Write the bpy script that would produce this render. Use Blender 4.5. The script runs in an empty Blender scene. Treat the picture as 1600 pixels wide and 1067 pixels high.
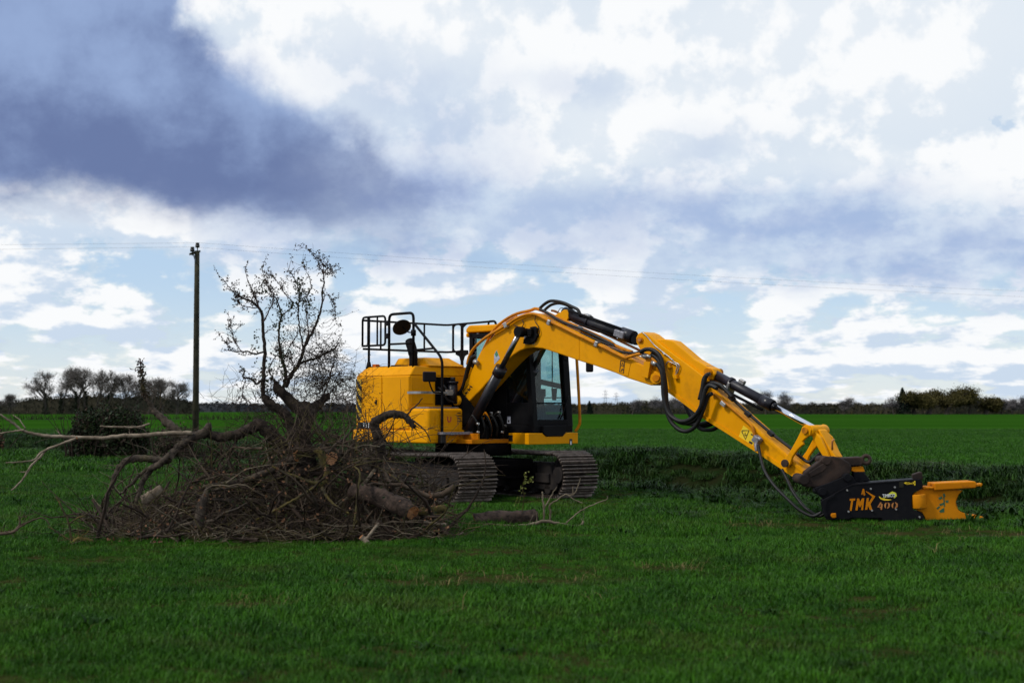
import bpy, math, random
import numpy as np
from mathutils import Vector, Matrix, noise as mnoise

# ------------------------------------------------------------------ camera, sky, sun, exposure
sc = bpy.context.scene
COL = sc.collection
rnd = random.Random(7)
PI = math.pi
R = math.radians

F = 50.0 / 36.0 * 1600.0            # focal length in photograph pixels
CAMH = 1.5
PITCH = math.atan((640 - 533.5) / F)
cam_data = bpy.data.cameras.new('camera')
cam = bpy.data.objects.new('camera', cam_data)
COL.objects.link(cam)
cam.location = (0, 0, CAMH)
cam.rotation_euler = (PI / 2 + PITCH, 0, 0)
cam_data.lens = 50
cam_data.sensor_width = 36
cam_data.clip_start = 0.1
cam_data.clip_end = 9000
cam_data.dof.use_dof = True
cam_data.dof.focus_distance = 22.5
cam_data.dof.aperture_fstop = 2.2
sc.camera = cam

SUN_EL, SUN_AZ = 47, -112           # azimuth from +Y, positive towards +X
sd = Vector((math.sin(R(SUN_AZ)) * math.cos(R(SUN_EL)), math.cos(R(SUN_AZ)) * math.cos(R(SUN_EL)), math.sin(R(SUN_EL))))
sun_data = bpy.data.lights.new('sun', 'SUN')
sun_data.energy = 2.3
sun_data.angle = R(8)
sun_data.color = (1.0, 0.95, 0.87)
sun = bpy.data.objects.new('sun', sun_data)
COL.objects.link(sun)
sun.rotation_euler = sd.to_track_quat('Z', 'Y').to_euler()

sc.view_settings.view_transform = 'Standard'
sc.view_settings.look = 'None'
sc.view_settings.gamma = 1
sc.view_settings.use_curve_mapping = False
sc.view_settings.exposure = 0.0
sc.render.engine = 'CYCLES'
sc.cycles.max_bounces = 6
sc.cycles.diffuse_bounces = 2
sc.cycles.glossy_bounces = 2
sc.cycles.transparent_max_bounces = 10
sc.cycles.use_denoising = True


class NT:
    """small helper to write node trees"""
    def __init__(self, tree):
        self.t = tree
        self.n = tree.nodes
        self.l = tree.links

    def new(self, typ, **kw):
        nd = self.n.new(typ)
        for k, v in kw.items():
            setattr(nd, k, v)
        return nd

    def set(self, sock, val):
        if isinstance(val, bpy.types.NodeSocket):
            self.l.new(val, sock)
        else:
            sock.default_value = val

    def math(self, op, a, b=None, c=None, clamp=False):
        nd = self.new('ShaderNodeMath', operation=op, use_clamp=clamp)
        self.set(nd.inputs[0], a)
        if b is not None:
            self.set(nd.inputs[1], b)
        if c is not None:
            self.set(nd.inputs[2], c)
        return nd.outputs[0]

    def vmath(self, op, a, b=None):
        nd = self.new('ShaderNodeVectorMath', operation=op)
        self.set(nd.inputs[0], a)
        if b is not None:
            self.set(nd.inputs[1], b)
        return nd.outputs[0]

    def noise(self, vec, scale, detail=3, rough=0.5, dist=0.0):
        nd = self.new('ShaderNodeTexNoise')
        if vec is not None:
            self.l.new(vec, nd.inputs['Vector'])
        nd.inputs['Scale'].default_value = scale
        nd.inputs['Detail'].default_value = detail
        nd.inputs['Roughness'].default_value = rough
        nd.inputs['Distortion'].default_value = dist
        return nd

    def ramp(self, fac, a, b, lo=0.0, hi=1.0, smooth=True):
        nd = self.new('ShaderNodeMapRange', interpolation_type='SMOOTHSTEP' if smooth else 'LINEAR', clamp=True)
        self.set(nd.inputs[0], fac)
        nd.inputs[1].default_value = a
        nd.inputs[2].default_value = b
        nd.inputs[3].default_value = lo
        nd.inputs[4].default_value = hi
        return nd.outputs[0]

    def mix(self, fac, a, b):
        nd = self.new('ShaderNodeMix', data_type='RGBA')
        self.set(nd.inputs[0], fac)
        self.set(nd.inputs[6], a if isinstance(a, bpy.types.NodeSocket) else (*a[:3], 1))
        self.set(nd.inputs[7], b if isinstance(b, bpy.types.NodeSocket) else (*b[:3], 1))
        return nd.outputs[2]


def make_world():
    w = bpy.data.worlds.new('World')
    sc.world = w
    w.use_nodes = True
    w.node_tree.nodes.clear()
    T = NT(w.node_tree)
    out = T.new('ShaderNodeOutputWorld')
    sky = T.new('ShaderNodeTexSky', sky_type='NISHITA')
    sky.sun_disc = False
    sky.sun_elevation = R(SUN_EL)
    sky.sun_rotation = R(SUN_AZ)
    sky.air_density = 1.0
    sky.dust_density = 0.3
    sky.ozone_density = 2.0
    bg_sky = T.new('ShaderNodeBackground')
    T.l.new(sky.outputs[0], bg_sky.inputs[0])
    bg_sky.inputs[1].default_value = 0.12
    tc = T.new('ShaderNodeTexCoord').outputs['Generated']
    sep = T.new('ShaderNodeSeparateXYZ')
    T.l.new(tc, sep.inputs[0])
    k = F / 1000
    az = T.math('ARCTAN2', sep.outputs[0], sep.outputs[1])
    el = T.math('ARCSINE', sep.outputs[2])
    U0 = T.math('MULTIPLY', az, k)                    # 1000ths of a photograph pixel right of the middle
    V0 = T.math('MULTIPLY', el, k)                    # and above the horizon
    # clouds flatten towards the horizon: a log scale of elevation, all round the compass without a seam
    lv = T.math('MULTIPLY', T.math('LOGARITHM', T.math('ADD', T.math('MAXIMUM', el, 0.0), 0.055), 2.71828), 0.30 * k)
    hl = T.math('SQRT', T.math('ADD', T.math('MULTIPLY', sep.outputs[0], sep.outputs[0]), T.math('MULTIPLY', sep.outputs[1], sep.outputs[1])))
    cmb = T.new('ShaderNodeCombineXYZ')
    T.l.new(T.math('MULTIPLY', T.math('DIVIDE', sep.outputs[0], hl), k), cmb.inputs[0])
    T.l.new(T.math('MULTIPLY', T.math('DIVIDE', sep.outputs[1], hl), k), cmb.inputs[1])
    T.l.new(lv, cmb.inputs[2])
    dv = cmb.outputs[0]

    def shifted(vec, off):
        mp = T.new('ShaderNodeMapping')
        T.l.new(vec, mp.inputs[0])
        mp.inputs[1].default_value = off
        return mp.outputs[0]

    wn = T.noise(dv, 4.2, 9, 0.60)
    wsep = T.new('ShaderNodeSeparateColor')
    T.l.new(wn.outputs['Color'], wsep.inputs[0])
    U = T.math('ADD', U0, T.math('MULTIPLY', T.math('SUBTRACT', wsep.outputs[0], 0.5), 0.30))
    V = T.math('ADD', V0, T.math('MULTIPLY', T.math('SUBTRACT', wsep.outputs[1], 0.5), 0.15))

    def curve(x, pts, lo, hi):
        """value along the sky as a function of photograph column; pts = (column, value)"""
        nd = T.new('ShaderNodeFloatCurve')
        c0, c1 = pts[0][0], pts[-1][0]
        xx = T.math('DIVIDE', T.math('SUBTRACT', x, (c0 - 800) / 1000), (c1 - c0) / 1000, clamp=True)
        T.set(nd.inputs['Value'], xx)
        cv = nd.mapping.curves[0]
        while len(cv.points) < len(pts):
            cv.points.new(0.5, 0.5)
        for p, (cx, y) in zip(cv.points, pts):
            p.location = ((cx - c0) / (c1 - c0), (y - lo) / (hi - lo))
        nd.mapping.update()
        return T.math('ADD', T.math('MULTIPLY', nd.outputs[0], hi - lo), lo)

    def blob(px, py, rx, ry, s, soft=0.8):
        du = T.math('DIVIDE', T.math('SUBTRACT', U, (px - 800) / 1000), rx / 1000)
        dvv = T.math('DIVIDE', T.math('SUBTRACT', V, (640 - py) / 1000), ry / 1000)
        r = T.math('SQRT', T.math('ADD', T.math('MULTIPLY', du, du), T.math('MULTIPLY', dvv, dvv)))
        return T.ramp(r, 1.0, 1.0 - soft, 0.0, s)

    def total(lst):
        acc = None
        for b in lst:
            v = blob(*b)
            acc = v if acc is None else T.math('ADD', acc, v)
        return T.math('MINIMUM', acc, 1.0)

    n1 = T.noise(dv, 4.6, 10, 0.58).outputs[0]
    nb = T.noise(shifted(dv, (5.3, 0.6, 2.2)), 10.0, 8, 0.56).outputs[0]
    n1up = T.noise(shifted(dv, (-0.03, 0.0, 0.045)), 4.6, 10, 0.58).outputs[0]
    relief = T.math('SUBTRACT', n1, n1up)
    n3 = T.noise(shifted(dv, (3.1, 1.7, 0.4)), 9.0, 8, 0.6).outputs[0]
    n4 = T.noise(shifted(dv, (7.1, 2.7, 1.4)), 1.5, 4, 0.5).outputs[0]
    # cumulus cover: broken low down, nearly closed higher up
    vb = T.ramp(V0, 0.20, 0.36, 0.0, 0.15)
    cover = T.math('ADD', T.math('ADD', T.math('ADD', T.math('MULTIPLY', n1, 0.6), T.math('MULTIPLY', nb, 0.4)), vb), T.math('MULTIPLY', T.math('SUBTRACT', n3, 0.5), 0.16))
    cov = T.ramp(cover, 0.435, 0.50)
    white = (0.96, 0.975, 0.99)
    shade = (0.60, 0.71, 0.85)
    lit = T.ramp(T.math('ADD', T.math('MULTIPLY', relief, 2.6), T.math('MULTIPLY', T.math('SUBTRACT', n3, 0.5), 0.55)), -0.15, 0.11)
    shade2 = T.mix(T.ramp(V0, 0.22, 0.40), shade, (0.72, 0.80, 0.89))
    cloud = T.mix(lit, shade2, white)
    thin = T.mix(T.ramp(V0, 0.0, 0.22), (0.74, 0.83, 0.91), (0.50, 0.67, 0.90))
    # pale glowing parts of the deck
    bright = total([(640, 40, 360, 150, 0.7, 0.9), (1000, 200, 330, 100, 0.55, 0.9), (1300, 60, 520, 210, 0.75, 0.9), (1400, 285, 190, 55, 0.5, 0.8), (150, 330, 420, 40, 0.7, 0.9)])
    # grey belt across the middle of the sky and other grey bellies
    belt_c = curve(U0, [(300, 0.27), (600, 0.295), (800, 0.285), (1000, 0.275), (1200, 0.27), (1400, 0.250), (1700, 0.225)], 0.1, 0.4)
    belt_s = curve(U0, [(300, 0.0), (560, 0.85), (760, 0.72), (900, 0.65), (1100, 0.75), (1300, 1.0), (1470, 1.0), (1650, 0.8), (2100, 0.0)], 0.0, 1.0)
    bd = T.math('ABSOLUTE', T.math('SUBTRACT', V, belt_c))
    belt = T.math('MULTIPLY', T.ramp(bd, 0.115, 0.02), belt_s)
    soft = total([(1120, 235, 160, 70, 0.4, 0.95), (880, 140, 150, 40, 0.35, 0.95), (640, 150, 240, 120, 0.4, 0.95), (700, 250, 190, 120, 0.45, 0.95), (1250, 330, 300, 70, 0.3, 0.95), (1000, 320, 300, 60, 0.3, 0.95)])
    overhead = T.math('MULTIPLY', T.ramp(V0, 0.60, 1.0), T.ramp(n4, 0.35, 0.62, 0.25, 1.0))  # unseen grey cloud above the view, added to cut the sky's fill
    grey = T.math('MINIMUM', T.math('ADD', T.math('ADD', belt, soft), overhead), 1.0)
    greycol = T.mix(T.ramp(n3, 0.36, 0.66), (0.36, 0.48, 0.73), (0.60, 0.71, 0.86))
    # the big dark cloud at the upper left
    Vd = T.math('ADD', V, T.math('MULTIPLY', T.math('SUBTRACT', n3, 0.5), 0.10))
    lowv = curve(U, [(-900, 0.24), (-300, 0.29), (0, 0.298), (150, 0.288), (350, 0.258), (600, 0.245), (760, 0.27), (900, 0.33)], 0.1, 0.5)
    upv = curve(U, [(-300, 1.2), (150, 1.0), (260, 0.70), (330, 0.60), (390, 0.545), (470, 0.505), (540, 0.465), (620, 0.405), (700, 0.345), (800, 0.29)], 0.2, 1.2)
    d_low = T.ramp(T.math('SUBTRACT', V, lowv), -0.02, 0.06)
    d_up = T.ramp(T.math('SUBTRACT', upv, Vd), -0.01, 0.075)
    d_side = T.ramp(U0, -2.2, -1.3)
    d_top = T.ramp(V0, 1.1, 0.7)
    dark = T.math('MULTIPLY', T.math('MULTIPLY', d_low, d_up), T.math('MULTIPLY', d_side, d_top))
    dark = T.math('MULTIPLY', dark, T.ramp(Vd, 0.24, 0.345, 0.55, 1.0))
    dark = T.math('MULTIPLY', dark, T.ramp(U, -0.44, -0.14, 1.0, 0.45))
    band = T.ramp(T.math('ABSOLUTE', T.math('SUBTRACT', V, T.math('ADD', lowv, 0.085))), 0.17, 0.0)
    tone = T.math('SUBTRACT', T.math('ADD', T.math('MULTIPLY', T.math('SUBTRACT', n3, 0.5), 0.9), T.math('MULTIPLY', T.math('SUBTRACT', n1, 0.5), 0.9)), T.math('MULTIPLY', band, 0.42))
    darkcol = T.mix(T.ramp(tone, -0.50, 0.14), (0.145, 0.200, 0.385), (0.30, 0.405, 0.65))

    # its paler grey skirt running on to the right
    low2 = curve(U, [(100, 0.33), (250, 0.295), (400, 0.268), (600, 0.262), (720, 0.285), (820, 0.33)], 0.1, 0.5)
    up2 = curve(U, [(100, 0.7), (400, 0.56), (560, 0.47), (680, 0.42), (760, 0.375), (840, 0.30)], 0.2, 0.8)
    skirt = T.math('MULTIPLY', T.ramp(T.math('SUBTRACT', V, low2), -0.015, 0.05), T.ramp(T.math('SUBTRACT', up2, V), -0.01, 0.09, 0.0, 0.85))
    skirtcol = T.mix(T.ramp(n3, 0.34, 0.66), (0.33, 0.42, 0.66), (0.52, 0.63, 0.82))
    thick = T.math('MAXIMUM', T.math('MAXIMUM', cov, T.math('MULTIPLY', bright, 0.85)), T.ramp(V0, 0.30, 0.45, 0.0, 0.85))
    col = T.mix(thick, thin, T.mix(T.math('MULTIPLY', bright, 0.45), cloud, white))
    col = T.mix(T.math('MULTIPLY', grey, 0.9), col, greycol)
    col = T.mix(skirt, col, skirtcol)
    col = T.mix(dark, col, darkcol)
    bg_c = T.new('ShaderNodeBackground')
    T.l.new(col, bg_c.inputs[0])
    bg_c.inputs[1].default_value = 1.0
    fac = T.math('MAXIMUM', T.math('MAXIMUM', T.math('MAXIMUM', thick, grey), T.math('MAXIMUM', dark, skirt)), 0.72)
    ms = T.new('ShaderNodeMixShader')
    T.l.new(fac, ms.inputs[0])
    T.l.new(bg_sky.outputs[0], ms.inputs[1])
    T.l.new(bg_c.outputs[0], ms.inputs[2])
    T.l.new(ms.outputs[0], out.inputs[0])


make_world()


# ------------------------------------------------------------------ materials
def material(name, base, rough=0.6, metal=0.0, base2=None, nscale=6.0, ndetail=4, bump=0.0, bscale=30.0, spec=0.5, dirt=None, dirt_amt=0.5,
             dscale=2.5, coat=0.0, obj_random=None, lo=0.35, hi=0.65):
    m = bpy.data.materials.new(name)
    m.use_nodes = True
    T = NT(m.node_tree)
    p = m.node_tree.nodes['Principled BSDF']
    p.inputs['Roughness'].default_value = rough
    p.inputs['Metallic'].default_value = metal
    p.inputs['Specular IOR Level'].default_value = spec
    p.inputs['Coat Weight'].default_value = coat
    p.inputs['Coat Roughness'].default_value = 0.12
    tc = T.new('ShaderNodeTexCoord').outputs['Object']
    col = None
    if base2 is not None:
        nz = T.noise(tc, nscale, ndetail, 0.55)
        col = T.mix(T.ramp(nz.outputs[0], lo, hi), base, base2)
    if dirt is not None:
        nz = T.noise(tc, dscale, 8, 0.68)
        f = T.ramp(nz.outputs[0], 0.5, 0.75, 0, dirt_amt)
        col = T.mix(f, col if col is not None else base, dirt)
        rr = T.ramp(nz.outputs[0], 0.4, 0.75, rough, min(1, rough + 0.35))
        T.l.new(rr, p.inputs['Roughness'])
    if obj_random is not None:
        oi = T.new('ShaderNodeObjectInfo').outputs['Random']
        col = T.mix(T.math('MULTIPLY', oi, obj_random[1]), col if col is not None else base, obj_random[0])
    if col is None:
        p.inputs['Base Color'].default_value = (*base, 1)
    else:
        T.l.new(col, p.inputs['Base Color'])
    if bump:
        bn = T.noise(tc, bscale, 5, 0.6)
        b = T.new('ShaderNodeBump')
        b.inputs['Strength'].default_value = bump
        b.inputs['Distance'].default_value = 0.02
        T.l.new(bn.outputs[0], b.inputs['Height'])
        T.l.new(b.outputs[0], p.inputs['Normal'])
    return m


M = {}
M['yellow'] = material('yellow_paint', (0.72, 0.290, 0.0010), 0.42, base2=(0.79, 0.330, 0.0012), nscale=1.3, dirt=(0.26, 0.105, 0.010), dirt_amt=0.36, dscale=3.5, spec=0.05,
                       bump=0.03, bscale=9, coat=0.07)
M['yellow_worn'] = material('worn_orange_paint', (0.52, 0.165, 0.002), 0.6, spec=0.08, base2=(0.60, 0.215, 0.004), nscale=3, dirt=(0.10, 0.045, 0.02), dirt_amt=0.75,
                            dscale=5, bump=0.1, bscale=25)
M['pipe'] = material('yellow_pipe_paint', (0.62, 0.22, 0.002), 0.42, spec=0.15, base2=(0.44, 0.15, 0.006), nscale=4, dirt=(0.15, 0.06, 0.02), dirt_amt=0.5, dscale=6)
M['rust_pipe'] = material('rusty_pipe', (0.34, 0.12, 0.03), 0.6, base2=(0.5, 0.2, 0.04), nscale=9)
M['black'] = material('black_steel', (0.005, 0.005, 0.006), 0.5, spec=0.08, base2=(0.007, 0.007, 0.008), nscale=5, dirt=(0.016, 0.014, 0.012), dirt_amt=0.4)
M['cylinder'] = material('cylinder_black_paint', (0.008, 0.007, 0.010), 0.32, spec=0.4, base2=(0.014, 0.012, 0.018), nscale=4, dirt=(0.03, 0.027, 0.027), dirt_amt=0.4)
M['shear_black'] = material('shear_black_paint', (0.005, 0.005, 0.007), 0.55, spec=0.10, base2=(0.007, 0.007, 0.009), nscale=3, dirt=(0.02, 0.019, 0.018), dirt_amt=0.5, dscale=4, bump=0.06, bscale=14)
M['rubber'] = material('black_rubber', (0.007, 0.007, 0.0075), 0.55, spec=0.3, base2=(0.012, 0.0115, 0.011), nscale=20)
M['chrome'] = material('chrome_rod', (0.80, 0.80, 0.84), 0.14, metal=1.0)
M['rod_dark'] = material('chrome_rod_dark_reflection', (0.22, 0.22, 0.24), 0.28, metal=1.0)  # chrome darkened in colour for the dark cab and boom underside it mirrors
M['zinc'] = material('zinc_clamp', (0.42, 0.42, 0.42), 0.38, metal=0.7, base2=(0.30, 0.28, 0.26), nscale=14)
M['grey_plate'] = material('grey_chequer_plate', (0.24, 0.235, 0.26), 0.45, metal=0.3, base2=(0.17, 0.165, 0.18), nscale=22, bump=0.25, bscale=60)
M['brown_steel'] = material('dusty_brown_steel', (0.018, 0.012, 0.010), 0.65, spec=0.2, base2=(0.045, 0.028, 0.021), nscale=4, dirt=(0.09, 0.05, 0.034), dirt_amt=0.5, dscale=5, bump=0.2, bscale=18)
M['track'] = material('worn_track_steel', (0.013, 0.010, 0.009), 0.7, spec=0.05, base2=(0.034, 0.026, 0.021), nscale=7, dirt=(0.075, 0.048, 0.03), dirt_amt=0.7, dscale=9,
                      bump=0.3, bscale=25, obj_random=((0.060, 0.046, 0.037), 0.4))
M['grouser'] = material('worn_lit_grouser_edge', (0.10, 0.080, 0.068), 0.5, metal=0.2, spec=0.3, base2=(0.21, 0.17, 0.145), nscale=9, dirt=(0.05, 0.035, 0.025), dirt_amt=0.8, dscale=7)  # worn edges, also lightened in colour as if lit from above
M['frame_dirty'] = material('muddy_frame', (0.016, 0.014, 0.014), 0.8, spec=0.15, base2=(0.034, 0.028, 0.025), nscale=3, dirt=(0.08, 0.052, 0.036), dirt_amt=0.55, dscale=3.5, bump=0.25)
M['undercarriage'] = material('dark_undercarriage', (0.005, 0.005, 0.0055), 0.9, spec=0.0, base2=(0.008, 0.007, 0.007), nscale=4)
M['interior'] = material('cab_interior', (0.008, 0.0085, 0.010), 0.7, spec=0.2, base2=(0.014, 0.0145, 0.017), nscale=6)
M['mirror_face'] = material('mirror_back', (0.012, 0.011, 0.013), 0.5, spec=0.10)
M['white'] = material('white_print', (0.75, 0.76, 0.78), 0.5)
M['green_print'] = material('green_print', (0.05, 0.22, 0.12), 0.5)
M['grey_print'] = material('pale_label', (0.45, 0.46, 0.52), 0.5, base2=(0.30, 0.31, 0.38), nscale=30)
M['black_print'] = material('black_print', (0.010, 0.010, 0.010), 0.5)
M['label_yellow'] = material('label_yellow', (0.80, 0.55, 0.01), 0.5)
M['red_print'] = material('red_print', (0.5, 0.04, 0.02), 0.5)
M['lime_print'] = material('lime_print', (0.62, 0.62, 0.03), 0.5)
M['leaf_paint'] = material('chipped_green_paint', (0.012, 0.075, 0.03), 0.6, base2=(0.03, 0.12, 0.05), nscale=20)
M['orange_lens'] = material('amber_lens', (0.55, 0.12, 0.01), 0.3)

M['bark'] = material('bark', (0.030, 0.023, 0.018), 0.9, base2=(0.080, 0.061, 0.045), nscale=14, ndetail=8, bump=0.9, bscale=40, dirt=(0.105, 0.095, 0.025), dirt_amt=0.55, dscale=6, spec=0.2)
M['bark_dark'] = material('dark_bark', (0.017, 0.012, 0.010), 0.9, base2=(0.050, 0.036, 0.027), nscale=12, ndetail=8, bump=0.9, bscale=40, dirt=(0.075, 0.065, 0.02), dirt_amt=0.4, dscale=5, spec=0.2)
M['bark_pale'] = material('peeled_pale_wood', (0.13, 0.098, 0.068), 0.8, base2=(0.27, 0.215, 0.155), nscale=9, ndetail=6, bump=0.4, bscale=40, dirt=(0.07, 0.05, 0.035), dirt_amt=0.8, dscale=6, spec=0.2)
M['bark_red'] = material('flaking_log_bark', (0.020, 0.014, 0.011), 0.9, base2=(0.075, 0.050, 0.038), nscale=9, ndetail=8, bump=1.0, bscale=22, spec=0.2)
M['moss'] = material('mossy_bark', (0.045, 0.038, 0.022), 0.95, base2=(0.115, 0.088, 0.024), nscale=9, ndetail=7, bump=0.8, bscale=40, spec=0.2)
M['fresh_wood'] = material('fresh_cut_wood', (0.42, 0.19, 0.085), 0.8, base2=(0.60, 0.31, 0.16), nscale=12, ndetail=6, bump=0.4, bscale=50, spec=0.2)
M['torn_wood'] = material('torn_orange_wood', (0.30, 0.11, 0.035), 0.85, base2=(0.55, 0.27, 0.12), nscale=14, ndetail=7, bump=0.8, bscale=50, dirt=(0.06, 0.03, 0.02), dirt_amt=0.8, dscale=8, spec=0.2)
M['twig_a'] = material('grey_brown_twig', (0.050, 0.034, 0.022), 0.85, base2=(0.088, 0.062, 0.042), nscale=5, spec=0.2)
M['twig_b'] = material('dark_brown_twig', (0.019, 0.0125, 0.009), 0.85, base2=(0.042, 0.027, 0.018), nscale=5, spec=0.2)
M['twig_c'] = material('olive_twig', (0.045, 0.037, 0.012), 0.85, base2=(0.085, 0.068, 0.024), nscale=5, spec=0.2)
M['twig_d'] = material('pale_dry_twig', (0.1, 0.078, 0.052), 0.85, base2=(0.18, 0.145, 0.1), nscale=5, spec=0.2)
M['twig_red'] = material('reddish_twig', (0.045, 0.022, 0.020), 0.8, base2=(0.065, 0.035, 0.03), nscale=5, spec=0.2)
M['bud'] = material('dark_red_buds', (0.045, 0.022, 0.018), 0.7, base2=(0.06, 0.05, 0.018), nscale=3, spec=0.2)
M['ivy'] = material('ivy_leaf', (0.013, 0.024, 0.008), 0.55, base2=(0.030, 0.046, 0.013), nscale=3, spec=0.15)
M['spring_leaf'] = material('spring_leaf', (0.12, 0.16, 0.022), 0.6, base2=(0.20, 0.20, 0.03), nscale=5)
M['brown_leaf'] = material('dead_brown_leaf', (0.11, 0.05, 0.022), 0.8, base2=(0.19, 0.085, 0.035), nscale=3)
M['pole_wood'] = material('weathered_pole_wood', (0.020, 0.019, 0.012), 0.85, base2=(0.042, 0.038, 0.021), nscale=3, ndetail=8, bump=0.4, bscale=12, spec=0.2)
M['wire'] = material('aluminium_wire', (0.16, 0.17, 0.20), 0.6)
M['porcelain'] = material('brown_insulator', (0.015, 0.013, 0.012), 0.4)
M['far_bark'] = material('far_tree_bark', (0.045, 0.038, 0.034), 0.9, base2=(0.08, 0.068, 0.058), nscale=0.5, spec=0.1)
M['far_twig'] = material('far_tree_twigs', (0.085, 0.075, 0.068), 0.9, base2=(0.145, 0.125, 0.110), nscale=0.25, spec=0.1)
M['far_twig_grey'] = material('far_grey_twigs', (0.085, 0.078, 0.082), 0.9, base2=(0.13, 0.115, 0.11), nscale=0.2, spec=0.1)
M['far_bud'] = material('far_olive_buds', (0.042, 0.037, 0.013), 0.9, base2=(0.080, 0.067, 0.021), nscale=0.18, spec=0.1)
M['far_ivy'] = material('far_ivy', (0.014, 0.02, 0.012), 0.8, base2=(0.025, 0.032, 0.016), nscale=0.3, spec=0.1)
M['conifer'] = material('conifer_green', (0.008, 0.014, 0.010), 0.8, base2=(0.016, 0.025, 0.015), nscale=0.4, spec=0.1)
M['hedge'] = material('bare_hedge', (0.036, 0.030, 0.021), 0.9, base2=(0.07, 0.056, 0.036), nscale=0.12, spec=0.1)
M['hedge_dark'] = material('dark_hedge', (0.017, 0.018, 0.012), 0.9, base2=(0.035, 0.032, 0.02), nscale=0.12, spec=0.1)
M['hedge_haze'] = material('distant_wood', (0.028, 0.034, 0.042), 0.9, base2=(0.05, 0.052, 0.055), nscale=0.06, spec=0.05)  # distance haze put into the colour as a bluish tint
M['straw'] = material('straw', (0.10, 0.075, 0.03), 0.9, base2=(0.17, 0.13, 0.055), nscale=9, spec=0.1)


def grass_material(name, dark, light, dry, dry_amt=0.35, patch=0.35, rough=0.42):
    m = bpy.data.materials.new(name)
    m.use_nodes = True
    T = NT(m.node_tree)
    p = m.node_tree.nodes['Principled BSDF']
    p.inputs['Roughness'].default_value = rough
    p.inputs['Specular IOR Level'].default_value = 0.08
    pos = T.new('ShaderNodeNewGeometry').outputs['Position']
    oi = T.new('ShaderNodeObjectInfo').outputs['Random']
    n1 = T.noise(pos, patch, 4, 0.6)
    n2 = T.noise(pos, 2.2, 3, 0.6)
    f = T.math('ADD', T.math('MULTIPLY', n1.outputs[0], 0.6), T.math('MULTIPLY', n2.outputs[0], 0.4))
    c = T.mix(T.ramp(f, 0.40, 0.60), dark, light)
    n3 = T.noise(pos, 0.62, 6, 0.65)
    d1 = T.ramp(n3.outputs[0], 0.50, 0.70, 0, dry_amt)
    d2 = T.ramp(oi, 0.90, 1.0, 0, 0.5, smooth=False)
    c = T.mix(T.math('MAXIMUM', d1, d2), c, dry)
    c = T.mix(T.ramp(oi, 0.0, 0.45, 0.5, 0.0), c, tuple(v * 0.5 for v in dark))
    c = T.mix(T.ramp(oi, 0.72, 0.86, 0.0, 0.55), c, tuple(v * 1.55 for v in light))
    T.l.new(c, p.inputs['Base Color'])
    return m


M['grass'] = grass_material('pasture_grass', (0.0165, 0.066, 0.0030), (0.036, 0.116, 0.0054), (0.070, 0.082, 0.015), 0.55)
M['grass_far'] = grass_material('crop_grass', (0.020, 0.076, 0.004), (0.034, 0.108, 0.008), (0.06, 0.10, 0.02), 0.2, 0.1)
M['grass_margin'] = grass_material('field_margin_grass', (0.030, 0.080, 0.010), (0.052, 0.120, 0.020), (0.10, 0.12, 0.04), 0.3, 0.3)
M['rough_grass'] = grass_material('rough_bank_grass', (0.009, 0.026, 0.0035), (0.024, 0.062, 0.008), (0.055, 0.055, 0.018), 0.4, 0.9)
M['weed'] = grass_material('broad_weed_leaf', (0.010, 0.036, 0.004), (0.022, 0.060, 0.007), (0.05, 0.07, 0.015), 0.2, 0.8, 0.6)


def ground_material(name, soil, green, green2, kind):
    m = bpy.data.materials.new(name)
    m.use_nodes = True
    T = NT(m.node_tree)
    p = m.node_tree.nodes['Principled BSDF']
    p.inputs['Roughness'].default_value = 0.95
    p.inputs['Specular IOR Level'].default_value = 0.0
    pos = T.new('ShaderNodeNewGeometry').outputs['Position']
    if kind == 'field':
        # drill rows and bands of the crop run across the field
        mp = T.new('ShaderNodeMapping')
        T.l.new(pos, mp.inputs[0])
        mp.inputs[2].default_value = (0, 0, R(4))
        mp.inputs[3].default_value = (0.003, 0.016, 1)
        band = T.noise(mp.outputs[0], 1.0, 5, 0.6)
        fine = T.noise(pos, 0.6, 6, 0.7)
        f = T.math('ADD', T.math('MULTIPLY', band.outputs[0], 0.75), T.math('MULTIPLY', fine.outputs[0], 0.25))
        c = T.mix(T.ramp(f, 0.34, 0.66), green, green2)
    else:
        n1 = T.noise(pos, 1.3, 6, 0.65)
        c = T.mix(T.ramp(n1.outputs[0], 0.4, 0.62), soil, green)
    T.l.new(c, p.inputs['Base Color'])
    bn = T.noise(pos, 9.0, 6, 0.7)
    b = T.new('ShaderNodeBump')
    b.inputs['Strength'].default_value = 0.7
    b.inputs['Distance'].default_value = 0.05
    T.l.new(bn.outputs[0], b.inputs['Height'])
    T.l.new(b.outputs[0], p.inputs['Normal'])
    return m


M['pasture'] = ground_material('pasture_ground', (0.034, 0.032, 0.011), (0.014, 0.034, 0.005), None, 'pasture')
M['ditch'] = ground_material('ditch_ground', (0.014, 0.016, 0.006), (0.009, 0.020, 0.005), None, 'ditch')
M['field'] = ground_material('field_ground', None, (0.014, 0.054, 0.004), (0.026, 0.082, 0.008), 'field')


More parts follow.
